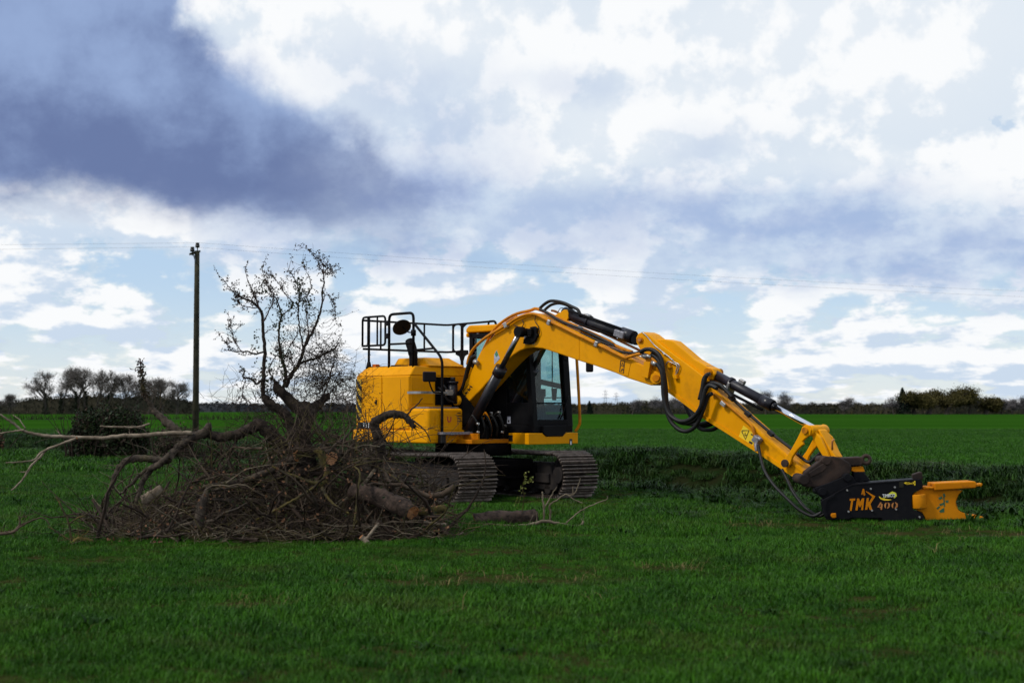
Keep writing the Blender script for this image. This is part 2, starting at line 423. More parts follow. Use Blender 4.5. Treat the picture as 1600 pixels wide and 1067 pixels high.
def glass_material():
    m = bpy.data.materials.new('tinted_cab_glass')
    m.use_nodes = True
    T = NT(m.node_tree)
    T.n.clear()
    out = T.new('ShaderNodeOutputMaterial')
    tr = T.new('ShaderNodeBsdfTransparent')
    tr.inputs[0].default_value = (0.66, 0.79, 0.79, 1)
    gl = T.new('ShaderNodeBsdfGlossy')
    gl.inputs['Roughness'].default_value = 0.03
    fr = T.new('ShaderNodeLayerWeight')
    fr.inputs[0].default_value = 0.5
    f2 = T.math('MULTIPLY', T.math('POWER', fr.outputs['Facing'], 4.0), 0.6)
    ms = T.new('ShaderNodeMixShader')
    T.l.new(T.math('ADD', f2, 0.03), ms.inputs[0])
    T.l.new(tr.outputs[0], ms.inputs[1])
    T.l.new(gl.outputs[0], ms.inputs[2])
    T.l.new(ms.outputs[0], out.inputs[0])
    return m


M['glass'] = glass_material()


def hazard_material():
    m = bpy.data.materials.new('hazard_stripes')
    m.use_nodes = True
    T = NT(m.node_tree)
    p = m.node_tree.nodes['Principled BSDF']
    p.inputs['Roughness'].default_value = 0.5
    tc = T.new('ShaderNodeTexCoord').outputs['Object']
    s = T.new('ShaderNodeSeparateXYZ')
    T.l.new(tc, s.inputs[0])
    a = T.math('ADD', T.math('MULTIPLY', s.outputs[2], 5.2), T.math('MULTIPLY', T.math('SUBTRACT', s.outputs[0], s.outputs[1]), 4.5))
    f = T.math('GREATER_THAN', T.math('FRACT', a), 0.5)
    T.l.new(T.mix(f, (0.012, 0.012, 0.013), (0.70, 0.40, 0.01)), p.inputs['Base Color'])
    return m


M['hazard'] = hazard_material()


# ------------------------------------------------------------------ mesh builder
class MB:
    def __init__(self):
        self.v, self.f, self.m, self.s = [], [], [], []

    def add(self, verts, faces, mat=0, smooth=False):
        o = len(self.v)
        self.v.extend(tuple(p) for p in verts)
        for f in faces:
            self.f.append(tuple(i + o for i in f))
            self.m.append(mat)
            self.s.append(smooth)

    def prism(self, poly, off, mat=0):
        off = Vector(off)
        n = len(poly)
        a = [Vector(p) for p in poly]
        b = [p + off for p in a]
        f = [tuple(range(n)), tuple(range(2 * n - 1, n - 1, -1))]
        for i in range(n):
            j = (i + 1) % n
            f.append((j, i, i + n, j + n))
        self.add(a + b, f, mat)

    def loft(self, pa, pb, mat=0):
        n = len(pa)
        f = [tuple(range(n)), tuple(range(2 * n - 1, n - 1, -1))]
        for i in range(n):
            j = (i + 1) % n
            f.append((j, i, i + n, j + n))
        self.add(list(pa) + list(pb), f, mat)

    def box(self, lo, hi, mat=0):
        x0, y0, z0 = lo
        x1, y1, z1 = hi
        self.prism([(x0, y0, z0), (x1, y0, z0), (x1, y1, z0), (x0, y1, z0)], (0, 0, z1 - z0), mat)

    def obox(self, c, ax, ay, az, mat=0):
        """box about c with half axis vectors"""
        c, ax, ay, az = map(Vector, (c, ax, ay, az))
        self.prism([c - ax - ay - az, c + ax - ay - az, c + ax + ay - az, c - ax + ay - az], az * 2, mat)

    def tube(self, path, rad, n=8, mat=0, cap=True, jit=0.0, smooth=True, capmat=None):
        P = [Vector(p) for p in path]
        k = len(P)
        rr = rad if isinstance(rad, (list, tuple)) else [rad] * k
        t0 = (P[1] - P[0]).normalized()
        up = Vector((0, 0, 1)) if abs(t0.z) < 0.9 else Vector((1, 0, 0))
        u = t0.cross(up).normalized()
        vs, fs = [], []
        for i in range(k):
            if i == 0:
                t = t0
            elif i == k - 1:
                t = (P[i] - P[i - 1]).normalized()
            else:
                t = ((P[i + 1] - P[i]).normalized() + (P[i] - P[i - 1]).normalized())
                t = t.normalized() if t.length > 1e-6 else (P[i] - P[i - 1]).normalized()
            u = (u - t * u.dot(t))
            if u.length < 1e-6:
                u = t.orthogonal()
            u.normalize()
            w = t.cross(u)
            for j in range(n):
                a = 2 * PI * j / n
                r = rr[i] * (1 + (rnd.uniform(-jit, jit) if jit else 0))
                vs.append(P[i] + (u * math.cos(a) + w * math.sin(a)) * r)
        for i in range(k - 1):
            for j in range(n):
                j2 = (j + 1) % n
                fs.append((i * n + j, i * n + j2, (i + 1) * n + j2, (i + 1) * n + j))
        self.add(vs, fs, mat, smooth)
        if cap:
            o = len(self.v) - k * n
            self.f.append(tuple(o + j for j in range(n - 1, -1, -1)))
            self.f.append(tuple(o + (k - 1) * n + j for j in range(n)))
            cm = mat if capmat is None else capmat
            self.m += [cm, cm]
            self.s += [False, False]

    def cyl(self, a, b, r, n=16, mat=0, r2=None, capmat=None):
        self.tube([a, b], [r, r if r2 is None else r2], n, mat, True, capmat=capmat)

    def ribbon(self, pts, w, normal, th, mat=0):
        """flat stroke with a little thickness along normal"""
        nrm = Vector(normal).normalized()
        P = [Vector(p) for p in pts]
        L, Rr = [], []
        for i, p in enumerate(P):
            t = (P[min(i + 1, len(P) - 1)] - P[max(i - 1, 0)]).normalized()
            s = t.cross(nrm).normalized() * (w / 2 if not isinstance(w, (list, tuple)) else w[i] / 2)
            L.append(p + s)
            Rr.append(p - s)
        self.prism(L + Rr[::-1], nrm * th, mat)

    def build(self, name, mats, parent=None, origin=(0, 0, 0), bevel=0.0, seg=2, link=True):
        me = bpy.data.meshes.new(name)
        ox, oy, oz = origin
        me.from_pydata([(x - ox, y - oy, z - oz) for x, y, z in self.v], [], self.f)
        if not isinstance(mats, (list, tuple)):
            mats = [mats]
        for m in mats:
            me.materials.append(m)
        me.polygons.foreach_set('material_index', self.m)
        me.polygons.foreach_set('use_smooth', self.s)
        me.update()
        ob = bpy.data.objects.new(name, me)
        if parent is None:
            ob.location = origin
        else:
            ob.parent = parent
        if link:
            COL.objects.link(ob)
        if bevel:
            bm = ob.modifiers.new('bevel', 'BEVEL')
            bm.width = bevel
            bm.segments = seg
            bm.limit_method = 'ANGLE'
            bm.angle_limit = R(35)
        return ob


def tag(o, label=None, cat=None, group=None, kind=None):
    if label:
        o['label'] = label
    if cat:
        o['category'] = cat
    if group:
        o['group'] = group
    if kind:
        o['kind'] = kind
    return o


def thing(name, label, cat, loc=(0, 0, 0), rz=0, group=None):
    o = bpy.data.objects.new(name, None)
    o.empty_display_size = 0.3
    COL.objects.link(o)
    o.location = loc
    o.rotation_euler = (0, 0, rz)
    return tag(o, label, cat, group)


def spline(pts, k=4):
    P = [Vector(p) for p in pts]
    if len(P) < 3:
        return [P[0].lerp(P[-1], i / k) for i in range(k + 1)]
    out = []
    for i in range(len(P) - 1):
        p0, p1, p2, p3 = P[max(i - 1, 0)], P[i], P[i + 1], P[min(i + 2, len(P) - 1)]
        for j in range(k):
            t = j / k
            out.append(0.5 * ((2 * p1) + (p2 - p0) * t + (2 * p0 - 5 * p1 + 4 * p2 - p3) * t * t + (3 * p1 - p0 - 3 * p2 + p3) * t ** 3))
    out.append(P[-1])
    return out


def lerp_list(a, n):
    k = len(a)
    return [a[min(int(i / (n - 1) * (k - 1)), k - 2)] * (1 - (i / (n - 1) * (k - 1) - min(int(i / (n - 1) * (k - 1)), k - 2)))
            + a[min(int(i / (n - 1) * (k - 1)), k - 2) + 1] * (i / (n - 1) * (k - 1) - min(int(i / (n - 1) * (k - 1)), k - 2)) for i in range(n)]


# measuring: a point of the photograph and its real distance give a point of the place
CP, SP = math.cos(PITCH), math.sin(PITCH)


def ray(px, py):
    u, v = (px - 800) / F, (533.5 - py) / F
    return Vector((u, CP - v * SP, SP + v * CP))


def W(px, py, y):
    d = ray(px, py)
    return Vector((0, 0, CAMH)) + d * (y / d.y)


def WG(px, py, z=0.0):
    d = ray(px, py)
    return Vector((0, 0, CAMH)) + d * ((z - CAMH) / d.z)


# ------------------------------------------------------------------ ground
E_ = Vector((0.641, -0.768))       # along the ditch
N_ = Vector((0.768, 0.641))        # across the ditch, away from the camera
P0 = Vector((-16.5, 49.0))
DW = 7.0


def q_of(x, y):
    return (x - P0.x) * N_.x + (y - P0.y) * N_.y


def H(x, y):
    q = q_of(x, y)
    z = 0.035 * mnoise.noise(Vector((x * 0.5, y * 0.5, 0))) + 0.02 * mnoise.noise(Vector((x * 1.7, y * 1.7, 3)))
    if q > 8.0:
        z *= max(0.0, 1 - (q - 8) / 20)
    d = 0.0
    if 0 < q < DW + 2.0:
        if q < 3.0:
            d = -0.75 * (0.5 - 0.5 * math.cos(PI * q / 3.0))
        elif q < 3.8:
            d = -0.75
        elif q < DW:
            t = (q - 3.8) / (DW - 3.8)
            d = -0.75 + 0.95 * (0.5 - 0.5 * math.cos(PI * t))
        else:
            d = 0.20 * (0.5 + 0.5 * math.cos(PI * (q - DW) / 2.0))
    if 1.0 < q < 9.0:                # tussocky hump on the far bank
        p = (x - P0.x) * E_.x + (y - P0.y) * E_.y
        d += 0.42 * math.exp(-((p - 24.0) / 5.0) ** 2 - ((q - 5.6) / 1.5) ** 2) + 0.16 * max(0.0, mnoise.noise(Vector((p * 0.35, q * 0.3, 9)))) * math.exp(-((q - 5.6) / 2.0) ** 2)
    return z + d


def grid(name, ps, qs, mat):
    mb = MB()
    vs = []
    for q in qs:
        for p in ps:
            x = P0.x + E_.x * p + N_.x * q
            y = P0.y + E_.y * p + N_.y * q
            vs.append((x, y, H(x, y)))
    n = len(ps)
    fs = [(j * n + i, j * n + i + 1, (j + 1) * n + i + 1, (j + 1) * n + i) for j in range(len(qs) - 1) for i in range(n - 1)]
    mb.add(vs, fs, 0, True)
    return tag(mb.build(name, mat), kind='structure')


ps = [-5000, -2500, -1200, -600, -300, -150, -90, -60] + [-40 + 0.5 * i for i in range(181)] + [60, 90, 150, 400, 1200, 3000]
grid('pasture', ps, [-400, -150, -90, -70, -58] + [-50 + 0.5 * i for i in range(101)], M['pasture'])
grid('ditch', ps, [0.25 * i for i in range(int(DW * 4) + 9)], M['ditch'])
grid('field', ps, [DW + 2 + 0.0, 10, 11, 13, 16, 20, 26, 34, 45, 60, 80, 120, 200, 400, 900, 2000, 5000], M['field'])

# ------------------------------------------------------------------ excavator
CX, CY = -0.67, 24.7
HEAD = R(45)                        # upper structure: turned 45 degrees towards the camera
FW = Vector((math.cos(HEAD), -math.sin(HEAD), 0))
LF = Vector((math.sin(HEAD), math.cos(HEAD), 0))
ROOT = Vector((CX, CY, 0))


def UL(p):
    d = Vector(p) - ROOT
    return Vector((d.dot(FW), d.dot(LF), d.z))


def _ul(px, py):
    d = ray(px, py)
    return UL((0, 0, CAMH)), Vector((d.dot(FW), d.dot(LF), d.z))


def UY(px, py, Y):
    o, d = _ul(px, py)
    return o + d * ((Y - o.y) / d.y)


def UX(px, py, X):
    o, d = _ul(px, py)
    return o + d * ((X - o.x) / d.x)


def UW(px, py, y):
    return UL(W(px, py, y))


ex = thing('excavator', 'yellow tracked excavator with black handrails and a long boom reaching right', 'excavator', ROOT, -HEAD)


def outline(x0, x1, w, r, n=6, bulge=0.0):
    """plan outline of the house: square front, rounded tail corners"""
    pts = [(x1, -w), (x1, w)]
    for i in range(n + 1):
        a = PI / 2 + PI / 2 * i / n
        pts.append((x0 + r + r * math.cos(a), w - r + r * math.sin(a)))
    pts.append((x0 - bulge, 0))
    for i in range(n + 1):
        a = PI + PI / 2 * i / n
        pts.append((x0 + r + r * math.cos(a), -w + r + r * math.sin(a)))
    return pts


# house -------------------------------------------------
XE, XR, HW = -0.26, -1.86, 1.24
mb = MB()
mb.prism([(x, y, 0.94) for x, y in outline(XR - 0.06, XE + 0.5, HW + 0.035, 0.3, 6, 0.12)], (0, 0, 0.215))
mb.build('counterweight', M['yellow'], ex, bevel=0.03, seg=3)
mb = MB()
mb.prism([(x, y, 1.155) for x, y in outline(XR, XE, HW - 0.01, 0.26, 6, 0.1)], (0, 0, 0.925))
house = mb.build('engine_housing', M['yellow'], ex, bevel=0.012)
mb = MB()
mb.loft([(x, y, 2.083) for x, y in outline(XR + 0.0, XE, HW - 0.008, 0.26, 6, 0.1)],
        [(x, y, 2.245) for x, y in outline(XR + 0.13, XE - 0.06, HW - 0.17, 0.2, 6, 0.08)])
hood = mb.build('engine_hood', M['yellow'], ex, bevel=0.018, seg=3)
mb = MB()
for i in range(6):
    mb.box((-1.62 + i * 0.07, -0.98, 2.246), (-1.585 + i * 0.07, -0.66, 2.262))
mb.build('vent_slats', M['black'], hood)
mb = MB()
mb.box((-1.1, -0.95, 2.246), (-0.85, -0.72, 2.275))
mb.build('filler_cap', M['black'], hood, bevel=0.01)
mb = MB()
mb.loft([(-1.25, -0.78, 2.246), (-0.27, -0.78, 2.246), (-0.27, 0.08, 2.246), (-1.25, 0.08, 2.246)],
        [(-1.18, -0.72, 2.40), (-0.50, -0.72, 2.40), (-0.50, -0.10, 2.40), (-1.18, -0.10, 2.40)])
mb.build('air_intake_cowl', M['yellow'], hood, bevel=0.03, seg=3)
# side doors on the right flank
xa, xb, xc = XR + 0.33, UY(597, 620, -HW).x, XE - 0.012
for i, (a, b) in enumerate(((xa, xb - 0.010), (xb + 0.010, xc))):
    mb = MB()
    mb.box((a, -HW - 0.006, 1.30 if i == 0 else 1.18), (b, -HW + 0.02, 2.062))
    d = mb.build('side_door', M['yellow'], ex, bevel=0.008)
    if i == 0:
        mb = MB()
        c = UY(588, 628, -HW - 0.008)
        mb.box((c.x - 0.05, -HW - 0.014, c.z - 0.05), (c.x + 0.05, -HW - 0.006, c.z + 0.05))
        mb.build('latch_plate', M['yellow'], d, bevel=0.004)
        mb = MB()
        mb.box((c.x - 0.012, -HW - 0.022, c.z - 0.04), (c.x + 0.028, -HW - 0.0145, c.z + 0.04))
        mb.box((c.x - 0.04, -HW - 0.020, c.z - 0.025), (c.x - 0.02, -HW - 0.0145, c.z + 0.005))
        mb.build('latch', M['black'], d)
# lower strip of the first door carries the number plate
mb = MB()
mb.box((xa, -HW - 0.006, 1.165), (xb - 0.006, -HW + 0.02, 1.288))
strip = mb.build('sill_panel', M['yellow'], ex, bevel=0.006)


def text_mesh(body, h):
    cu = bpy.data.curves.new('lettering', 'FONT')
    cu.body = body
    cu.size = h
    cu.resolution_u = 3
    cu.offset = h * 0.018
    o = bpy.data.objects.new('lettering', cu)
    me = bpy.data.meshes.new_from_object(o)
    vs = [v.co.copy() for v in me.vertices]
    fs = [tuple(p.vertices) for p in me.polygons]
    bpy.data.objects.remove(o)
    bpy.data.meshes.remove(me)
    return vs, fs


def put_text(mb, body, origin, xdir, zdir, h, mat, sx=1.0, shear=0.0):
    vs, fs = text_mesh(body, h)
    o, xd, zd = Vector(origin), Vector(xdir), Vector(zdir)
    mb.add([o + xd * (v.x * sx + v.y * shear) + zd * v.y for v in vs], fs, mat)


mb = MB()
a, b = UY(559, 664, -HW - 0.01), UY(583, 664, -HW - 0.01)
mb.box((a.x, -HW - 0.011, 1.175), (b.x, -HW - 0.0065, 1.282))
put_text(mb, '131', (b.x - 0.285, -HW - 0.0125, 1.19), (1, 0, 0), (0, 0, 1), 0.118, 1, 1.12)
mb.build('number_plate', [M['black_print'], M['white']], strip)
# hazard strip on the rear corner
mb = MB()
r = 0.26 + 0.006
pts = [(XR + 0.26 + r * math.cos(PI + PI / 2 * t), -HW + 0.01 + 0.26 + r * math.sin(PI + PI / 2 * t)) for t in [0.28, 0.4, 0.52, 0.64, 0.76, 0.88, 1.0]] + [(XR + 0.315, -HW + 0.004)]
vs = [(x, y, z) for z in (1.32, 2.03) for x, y in pts]
mb.add(vs, [(i, i + 1, i + 9, i + 8) for i in range(7)], 0)
mb.build('hazard_strip', M['hazard'], house)
# front wall of the engine bay: black panel as the painted shade of an opening, hoses, filter
mb = MB()
mb.box((XE - 0.005, -0.66, 1.58), (XE + 0.035, -0.22, 2.06))
bay = mb.build('bay_shade_panel', M['undercarriage'], ex)
mb = MB()
mb.cyl((XE + 0.12, -0.36, 1.62), (XE + 0.12, -0.36, 1.95), 0.085, 18)
mb.cyl((XE + 0.12, -0.36, 1.95), (XE + 0.12, -0.36, 1.99), 0.10, 18)
mb.cyl((XE + 0.12, -0.36, 1.99), (XE + 0.12, -0.36, 2.06), 0.045, 12)
mb.build('filter_canister', M['cylinder'], bay)
for k, (dy, zz) in enumerate(((-0.62, 1.66), (-0.55, 1.72), (-0.47, 1.62))):
    mb = MB()
    mb.tube(spline([(XE + 0.03, dy, zz + 0.22), (XE + 0.12, dy + 0.02, zz + 0.16), (XE + 0.16, dy + 0.12, zz), (XE + 0.2, dy + 0.35, zz - 0.05)], 5), 0.02, 8)
    mb.build('hose', M['rubber'], bay)
# panel seam of the front wall
mb = MB()
mb.box((XE - 0.005, -HW + 0.03, 1.60), (XE + 0.012, -0.69, 2.05))
mb.build('front_cover', M['yellow'], ex, bevel=0.01)
# storage box in front of it with a grey step on top
mb = MB()
mb.loft([(XE - 0.3, -HW - 0.02, 0.96), (0.25, -HW - 0.02, 0.96), (0.25, -0.47, 0.96), (XE - 0.3, -0.47, 0.96)],
        [(XE + 0.02, -HW - 0.02, 1.52), (0.235, -HW - 0.02, 1.52), (0.235, -0.47, 1.52), (XE + 0.02, -0.47, 1.52)])
mb = MB()
mb.box((XE + 0.002, -HW - 0.02, 0.965), (0.25, -0.47, 1.52))
sbox = mb.build('storage_box', M['yellow'], ex, bevel=0.05, seg=4)
mb = MB()
mb.box((0.251, -HW + 0.12, 1.16), (0.262, -0.55, 1.44))
mb.build('box_lid', M['yellow'], sbox, bevel=0.012, seg=3)
mb = MB()
mb.box((XE + 0.06, -HW + 0.03, 1.521), (0.19, -0.52, 1.545))
mb.build('step_plate', M['grey_plate'], sbox, bevel=0.006)
mb = MB()
c = UX(702, 655, 0.264)
mb.ribbon([c + Vector((0, -0.035, 0.045)), c + Vector((0, -0.035, -0.015)), c + Vector((0, -0.015, -0.04)), c + Vector((0, 0.015, -0.04)),
           c + Vector((0, 0.035, -0.015)), c + Vector((0, 0.035, 0.045))], 0.022, (1, 0, 0), 0.003, 0)
mb.build('warning_sticker', M['red_print'], sbox)
mb = MB()
c2 = UX(718, 652, 0.264)
for i in range(4):
    mb.box((0.2635, c2.y - 0.05, c2.z - 0.07 + i * 0.045), (0.2665, c2.y + 0.05 - 0.02 * (i % 2), c2.z - 0.055 + i * 0.045))
mb.build('warning_sticker', M['black_print'], sbox)
# lower access step: grey rail with brackets
mb = MB()
pA, pB = UX(690, 677, 0.36), UX(738, 678, 0.36)
mb.box((0.26, pA.y, pA.z - 0.025), (0.40, pB.y, pA.z + 0.02))
mb.build('access_step', M['grey_plate'], ex, bevel=0.006)
mb = MB()
pA, pB = UX(657, 613, 0.1), UX(708, 609, 0.1)
mb.box((0.08, pA.y, pA.z - 0.02), (0.11, pB.y, pA.z + 0.02))
mb.box((0.08, pB.y - 0.16, pA.z - 0.04), (0.12, pB.y - 0.02, pA.z + 0.05))
mb.box((XE + 0.01, pA.y + 0.01, pA.z - 0.02), (0.08, pA.y + 0.05, pA.z + 0.02))
mb.build('mirror_bracket', M['zinc'], ex)

# chassis, slew ring and centre valve gear -------------------------------------------------
mb = MB()
mb.box((XE + 0.24, -0.62, 0.93), (0.62, 0.44, 1.0))
mb.box((0.25, -0.46, 1.0), (0.60, -0.42, 1.10))
mb.build('deck_frame', M['yellow_worn'], ex, bevel=0.008)
mb = MB()
mb.cyl((0, 0, 0.72), (0, 0, 0.935), 0.66, 40)
mb.build('slew_ring', M['undercarriage'], ex)
mb = MB()
for Y in (-0.27, 0.20):
    pl = [(-0.45, Y, 1.0), (0.62, Y, 1.0), (0.62, Y, 1.2), (0.18, Y, 1.62), (-0.05, Y, 1.80), (-0.3, Y, 1.72), (-0.45, Y, 1.3)]
    mb.prism(pl, (0, 0.05, 0))
mb.build('boom_foot_bracket', M['undercarriage'], ex, bevel=0.01)
foot = UY(706, 632, -0.33)
mb = MB()
mb.cyl((-0.1, -0.33, 1.66), (-0.1, 0.28, 1.66), 0.085, 20)
mb.build('boom_foot_pin', M['yellow'], ex)
mb = MB()
for i in range(5):
    for j in range(2):
        x = 0.30 + 0.07 * j
        y = -0.40 + i * 0.13
        z = 1.02
        mb.box((x, y, z), (x + 0.055, y + 0.09, z + 0.22 + 0.05 * ((i + j) % 3)))
mb.build('valve_block', M['undercarriage'], ex, bevel=0.008)
for i in range(7):
    mb = MB()
    y = -0.42 + 0.10 * i
    x = 0.45 + 0.05 * (i % 3)
    mb.tube(spline([(0.36, y, 1.30), (x, y - 0.02, 1.40 + 0.05 * (i % 2)), (x + 0.08, y + 0.03, 1.22), (x + 0.02, y + 0.08, 1.05)], 5), 0.019, 8)
    mb.build('valve_hose', M['rubber'] if i != 3 else M['yellow_worn'], ex)
for (px, py) in ((745, 662), (745, 675), (783, 675), (766, 645), (778, 644), (788, 665)):
    c = UX(px, py, 0.60)
    mb = MB()
    mb.cyl(c, c + Vector((0.05, 0, 0)), 0.02, 8)
    mb.build('hose_fitting', M['zinc'], ex)

# cab -------------------------------------------------
CX0, CX1, CYR, CYL = -0.40, 1.20, 0.27, 1.24
ZB, ZT = 1.11, 2.86
mb = MB()
def post(x, y, z0, z1, a, b, lean=0.0):
    mb.loft([(x - a, y - b, z0), (x + a, y - b, z0), (x + a, y + b, z0), (x - a, y + b, z0)],
            [(x - a + lean, y - b, z1), (x + a + lean, y - b, z1), (x + a + lean, y + b, z1), (x - a + lean, y + b, z1)])
post(CX1 - 0.05, CYR + 0.05, ZB + 0.1, ZT, 0.05, 0.055, -0.14)
post(CX1 - 0.06, CYL - 0.06, ZB + 0.1, ZT, 0.055, 0.075, -0.14)
post(0.38, CYL - 0.04, ZB + 0.1, ZT, 0.06, 0.04)
post(0.30, CYR + 0.03, ZB + 0.1, ZT, 0.05, 0.03)
post(CX0 + 0.05, CYL - 0.05, ZB + 0.1, ZT, 0.05, 0.05)
post(CX0 + 0.05, CYR + 0.05, ZB + 0.1, ZT, 0.05, 0.05)
mb.box((CX0, CYR, ZB), (CX1, CYL, ZB + 0.13))
mb.box((CX0 + 0.02, CYR, ZB + 0.13), (0.55, CYR + 0.05, 2.0))       # solid right flank beside the boom
mb.box((0.55, CYR, ZB + 0.13), (CX1 - 0.02, CYR + 0.04, 1.62))
mb.box((CX0, CYR + 0.02, ZB + 0.13), (CX0 + 0.04, CYL - 0.02, 1.9))      # rear wall
mb.box((CX0 + 0.04, CYL - 0.04, ZB + 0.13), (0.36, CYL, 2.78))       # solid left flank behind the door
mb.box((0.44, CYL - 0.035, ZB + 0.13), (CX1 - 0.06, CYL - 0.005, 1.42))  # door skin below its glass
mb.box((CX1 - 0.045, CYR + 0.1, ZB + 0.13), (CX1 - 0.01, CYL - 0.1, 1.33))
mb.box((CX1 - 0.075, CYR + 0.1, 1.60), (CX1 - 0.045, CYL - 0.1, 1.625))
mb.box((0.44, CYL - 0.03, 1.70), (CX1 - 0.1, CYL - 0.01, 1.72))
mb.box((0.72, CYL - 0.03, 1.72), (0.74, CYL - 0.01, 2.8))
mb.box((CX0, CYR, ZT - 0.1), (CX1 - 0.14, CYL, ZT - 0.02))
cab = mb.build('cab', M['black'], ex, bevel=0.012)
mb = MB()
mb.prism([(CX0 - 0.06, CYR - 0.03, 2.86), (CX1 - 0.10, CYR - 0.03, 2.86), (CX1 - 0.06, CYR - 0.03, 2.90), (CX1 - 0.18, CYR - 0.03, 2.97),
          (CX0 + 0.02, CYR - 0.03, 2.99), (CX0 - 0.06, CYR - 0.03, 2.93)], (0, CYL - CYR + 0.06, 0))
mb.box((CX0 - 0.06, CYR - 0.03, 2.78), (CX0 + 0.0, CYR + 0.16, 2.86))
mb.build('cab_roof', M['yellow'], cab, bevel=0.03, seg=3)
panes = [
    [(CX1 - 0.05, CYR + 0.1, 1.33), (CX1 - 0.05, CYL - 0.12, 1.33), (CX1 - 0.072, CYL - 0.12, 1.60), (CX1 - 0.072, CYR + 0.1, 1.60)],
    [(CX1 - 0.072, CYR + 0.1, 1.625), (CX1 - 0.072, CYL - 0.12, 1.625), (CX1 - 0.185, CYL - 0.12, 2.78), (CX1 - 0.185, CYR + 0.1, 2.78)],
    [(0.45, CYL - 0.02, 1.42), (CX1 - 0.12, CYL - 0.02, 1.42), (CX1 - 0.25, CYL - 0.02, 2.78), (0.45, CYL - 0.02, 2.78)],
    [(0.36, CYR + 0.02, 2.0), (CX1 - 0.16, CYR + 0.02, 1.65), (CX1 - 0.25, CYR + 0.02, 2.76), (0.36, CYR + 0.02, 2.76)],
    [(CX0 + 0.1, CYR + 0.02, 2.0), (0.25, CYR + 0.02, 2.0), (0.25, CYR + 0.02, 2.76), (CX0 + 0.1, CYR + 0.02, 2.76)],
    [(CX0 + 0.02, CYR + 0.1, 1.9), (CX0 + 0.02, CYL - 0.1, 1.9), (CX0 + 0.02, CYL - 0.1, 2.76), (CX0 + 0.02, CYR + 0.1, 2.76)],
]
for pn in panes:
    mb = MB()
    a, b, c = Vector(pn[0]), Vector(pn[1]), Vector(pn[2])
    mb.prism(pn, (b - a).cross(c - a).normalized() * 0.006)
    mb.build('window_pane', M['glass'], cab)
mb = MB()
mb.box((0.02, 0.50, 1.25), (0.50, 1.0, 1.46))
mb.loft([(0.02, 0.52, 1.46), (0.16, 0.52, 1.46), (0.16, 0.98, 1.46), (0.02, 0.98, 1.46)], [(-0.12, 0.54, 2.08), (0.0, 0.54, 2.08), (0.0, 0.96, 2.08), (-0.12, 0.96, 2.08)])
mb.box((-0.14, 0.63, 2.10), (-0.05, 0.87, 2.30))
mb.build('seat', M['interior'], cab, bevel=0.03, seg=3)
for s in (0.42, 0.80):
    mb = MB()
    x_ = 0.0 if s < 0.5 else 0.14
    mb.box((0.20 + x_, s - 0.08, 1.25), (0.72 + x_, s + 0.08, 1.72))
    mb.box((0.45 + x_, s - 0.10, 1.72), (0.74 + x_, s + 0.10, 1.86))
    mb.tube([(0.66 + x_, s, 1.86), (0.70 + x_, s, 1.93), (0.68 + x_, s, 2.03)], [0.028, 0.02, 0.03], 8)
    mb.build('control_console', M['interior'], cab, bevel=0.02)
mb = MB()
for y in (0.66, 0.74, 0.82):
    mb.tube([(0.95, y, 1.24), (0.93, y, 1.5), (0.86, y, 1.72)], 0.012, 6)
mb.build('travel_levers', M['interior'], cab)
mb = MB()
a, b = UX(834, 594, 0.7), UX(886, 606, 0.7)
mb.obox((a + b) / 2, (b - a) / 2, (0.02, 0, 0), (0, 0, 0.045))
m0 = UX(866, 613, 0.75)
mb.loft([m0 + Vector((-.02, -.06, .07)), m0 + Vector((.02, -.06, .07)), m0 + Vector((.02, .06, .07)), m0 + Vector((-.02, .06, .07))],
        [m0 + Vector((-.02, -.035, -.14)), m0 + Vector((.02, -.035, -.14)), m0 + Vector((.02, .035, -.14)), m0 + Vector((-.02, .035, -.14))])
mb.tube([b + Vector((0, -0.06, 0.0)), b + Vector((0, -0.05, -0.12)), b + Vector((0.05, 0.0, -0.2))], 0.012, 6)
mb.build('cab_monitor', M['interior'], cab, bevel=0.01)
mb = MB()
mb.tube(spline([(CX1 - 0.02, CYL - 0.3, 1.34), (CX1 - 0.02, CYL - 0.22, 1.45), (CX1 - 0.01, CYL - 0.10, 1.75)], 4), 0.012, 6)
mb.build('wiper_arm', M['black'], cab)
mb = MB()
mb.tube(spline([UY(884, 549, 1.0), UY(881, 552, 1.0), UY(882, 562, 1.0), UY(886, 563, 1.0)], 4), 0.012, 6)
mb.build('grab_handle', M['black'], cab)
c = UY(795, 656, CYR - 0.006)
mb = MB()
mb.box((c.x - 0.04, CYR - 0.006, c.z - 0.06), (c.x + 0.04, CYR - 0.001, c.z + 0.06))
mb.box((c.x - 0.02, CYR - 0.009, c.z - 0.04), (c.x + 0.015, CYR - 0.0062, c.z + 0.0), 1)
mb.build('cab_sticker', [M['grey_print'], M['black_print']], cab)
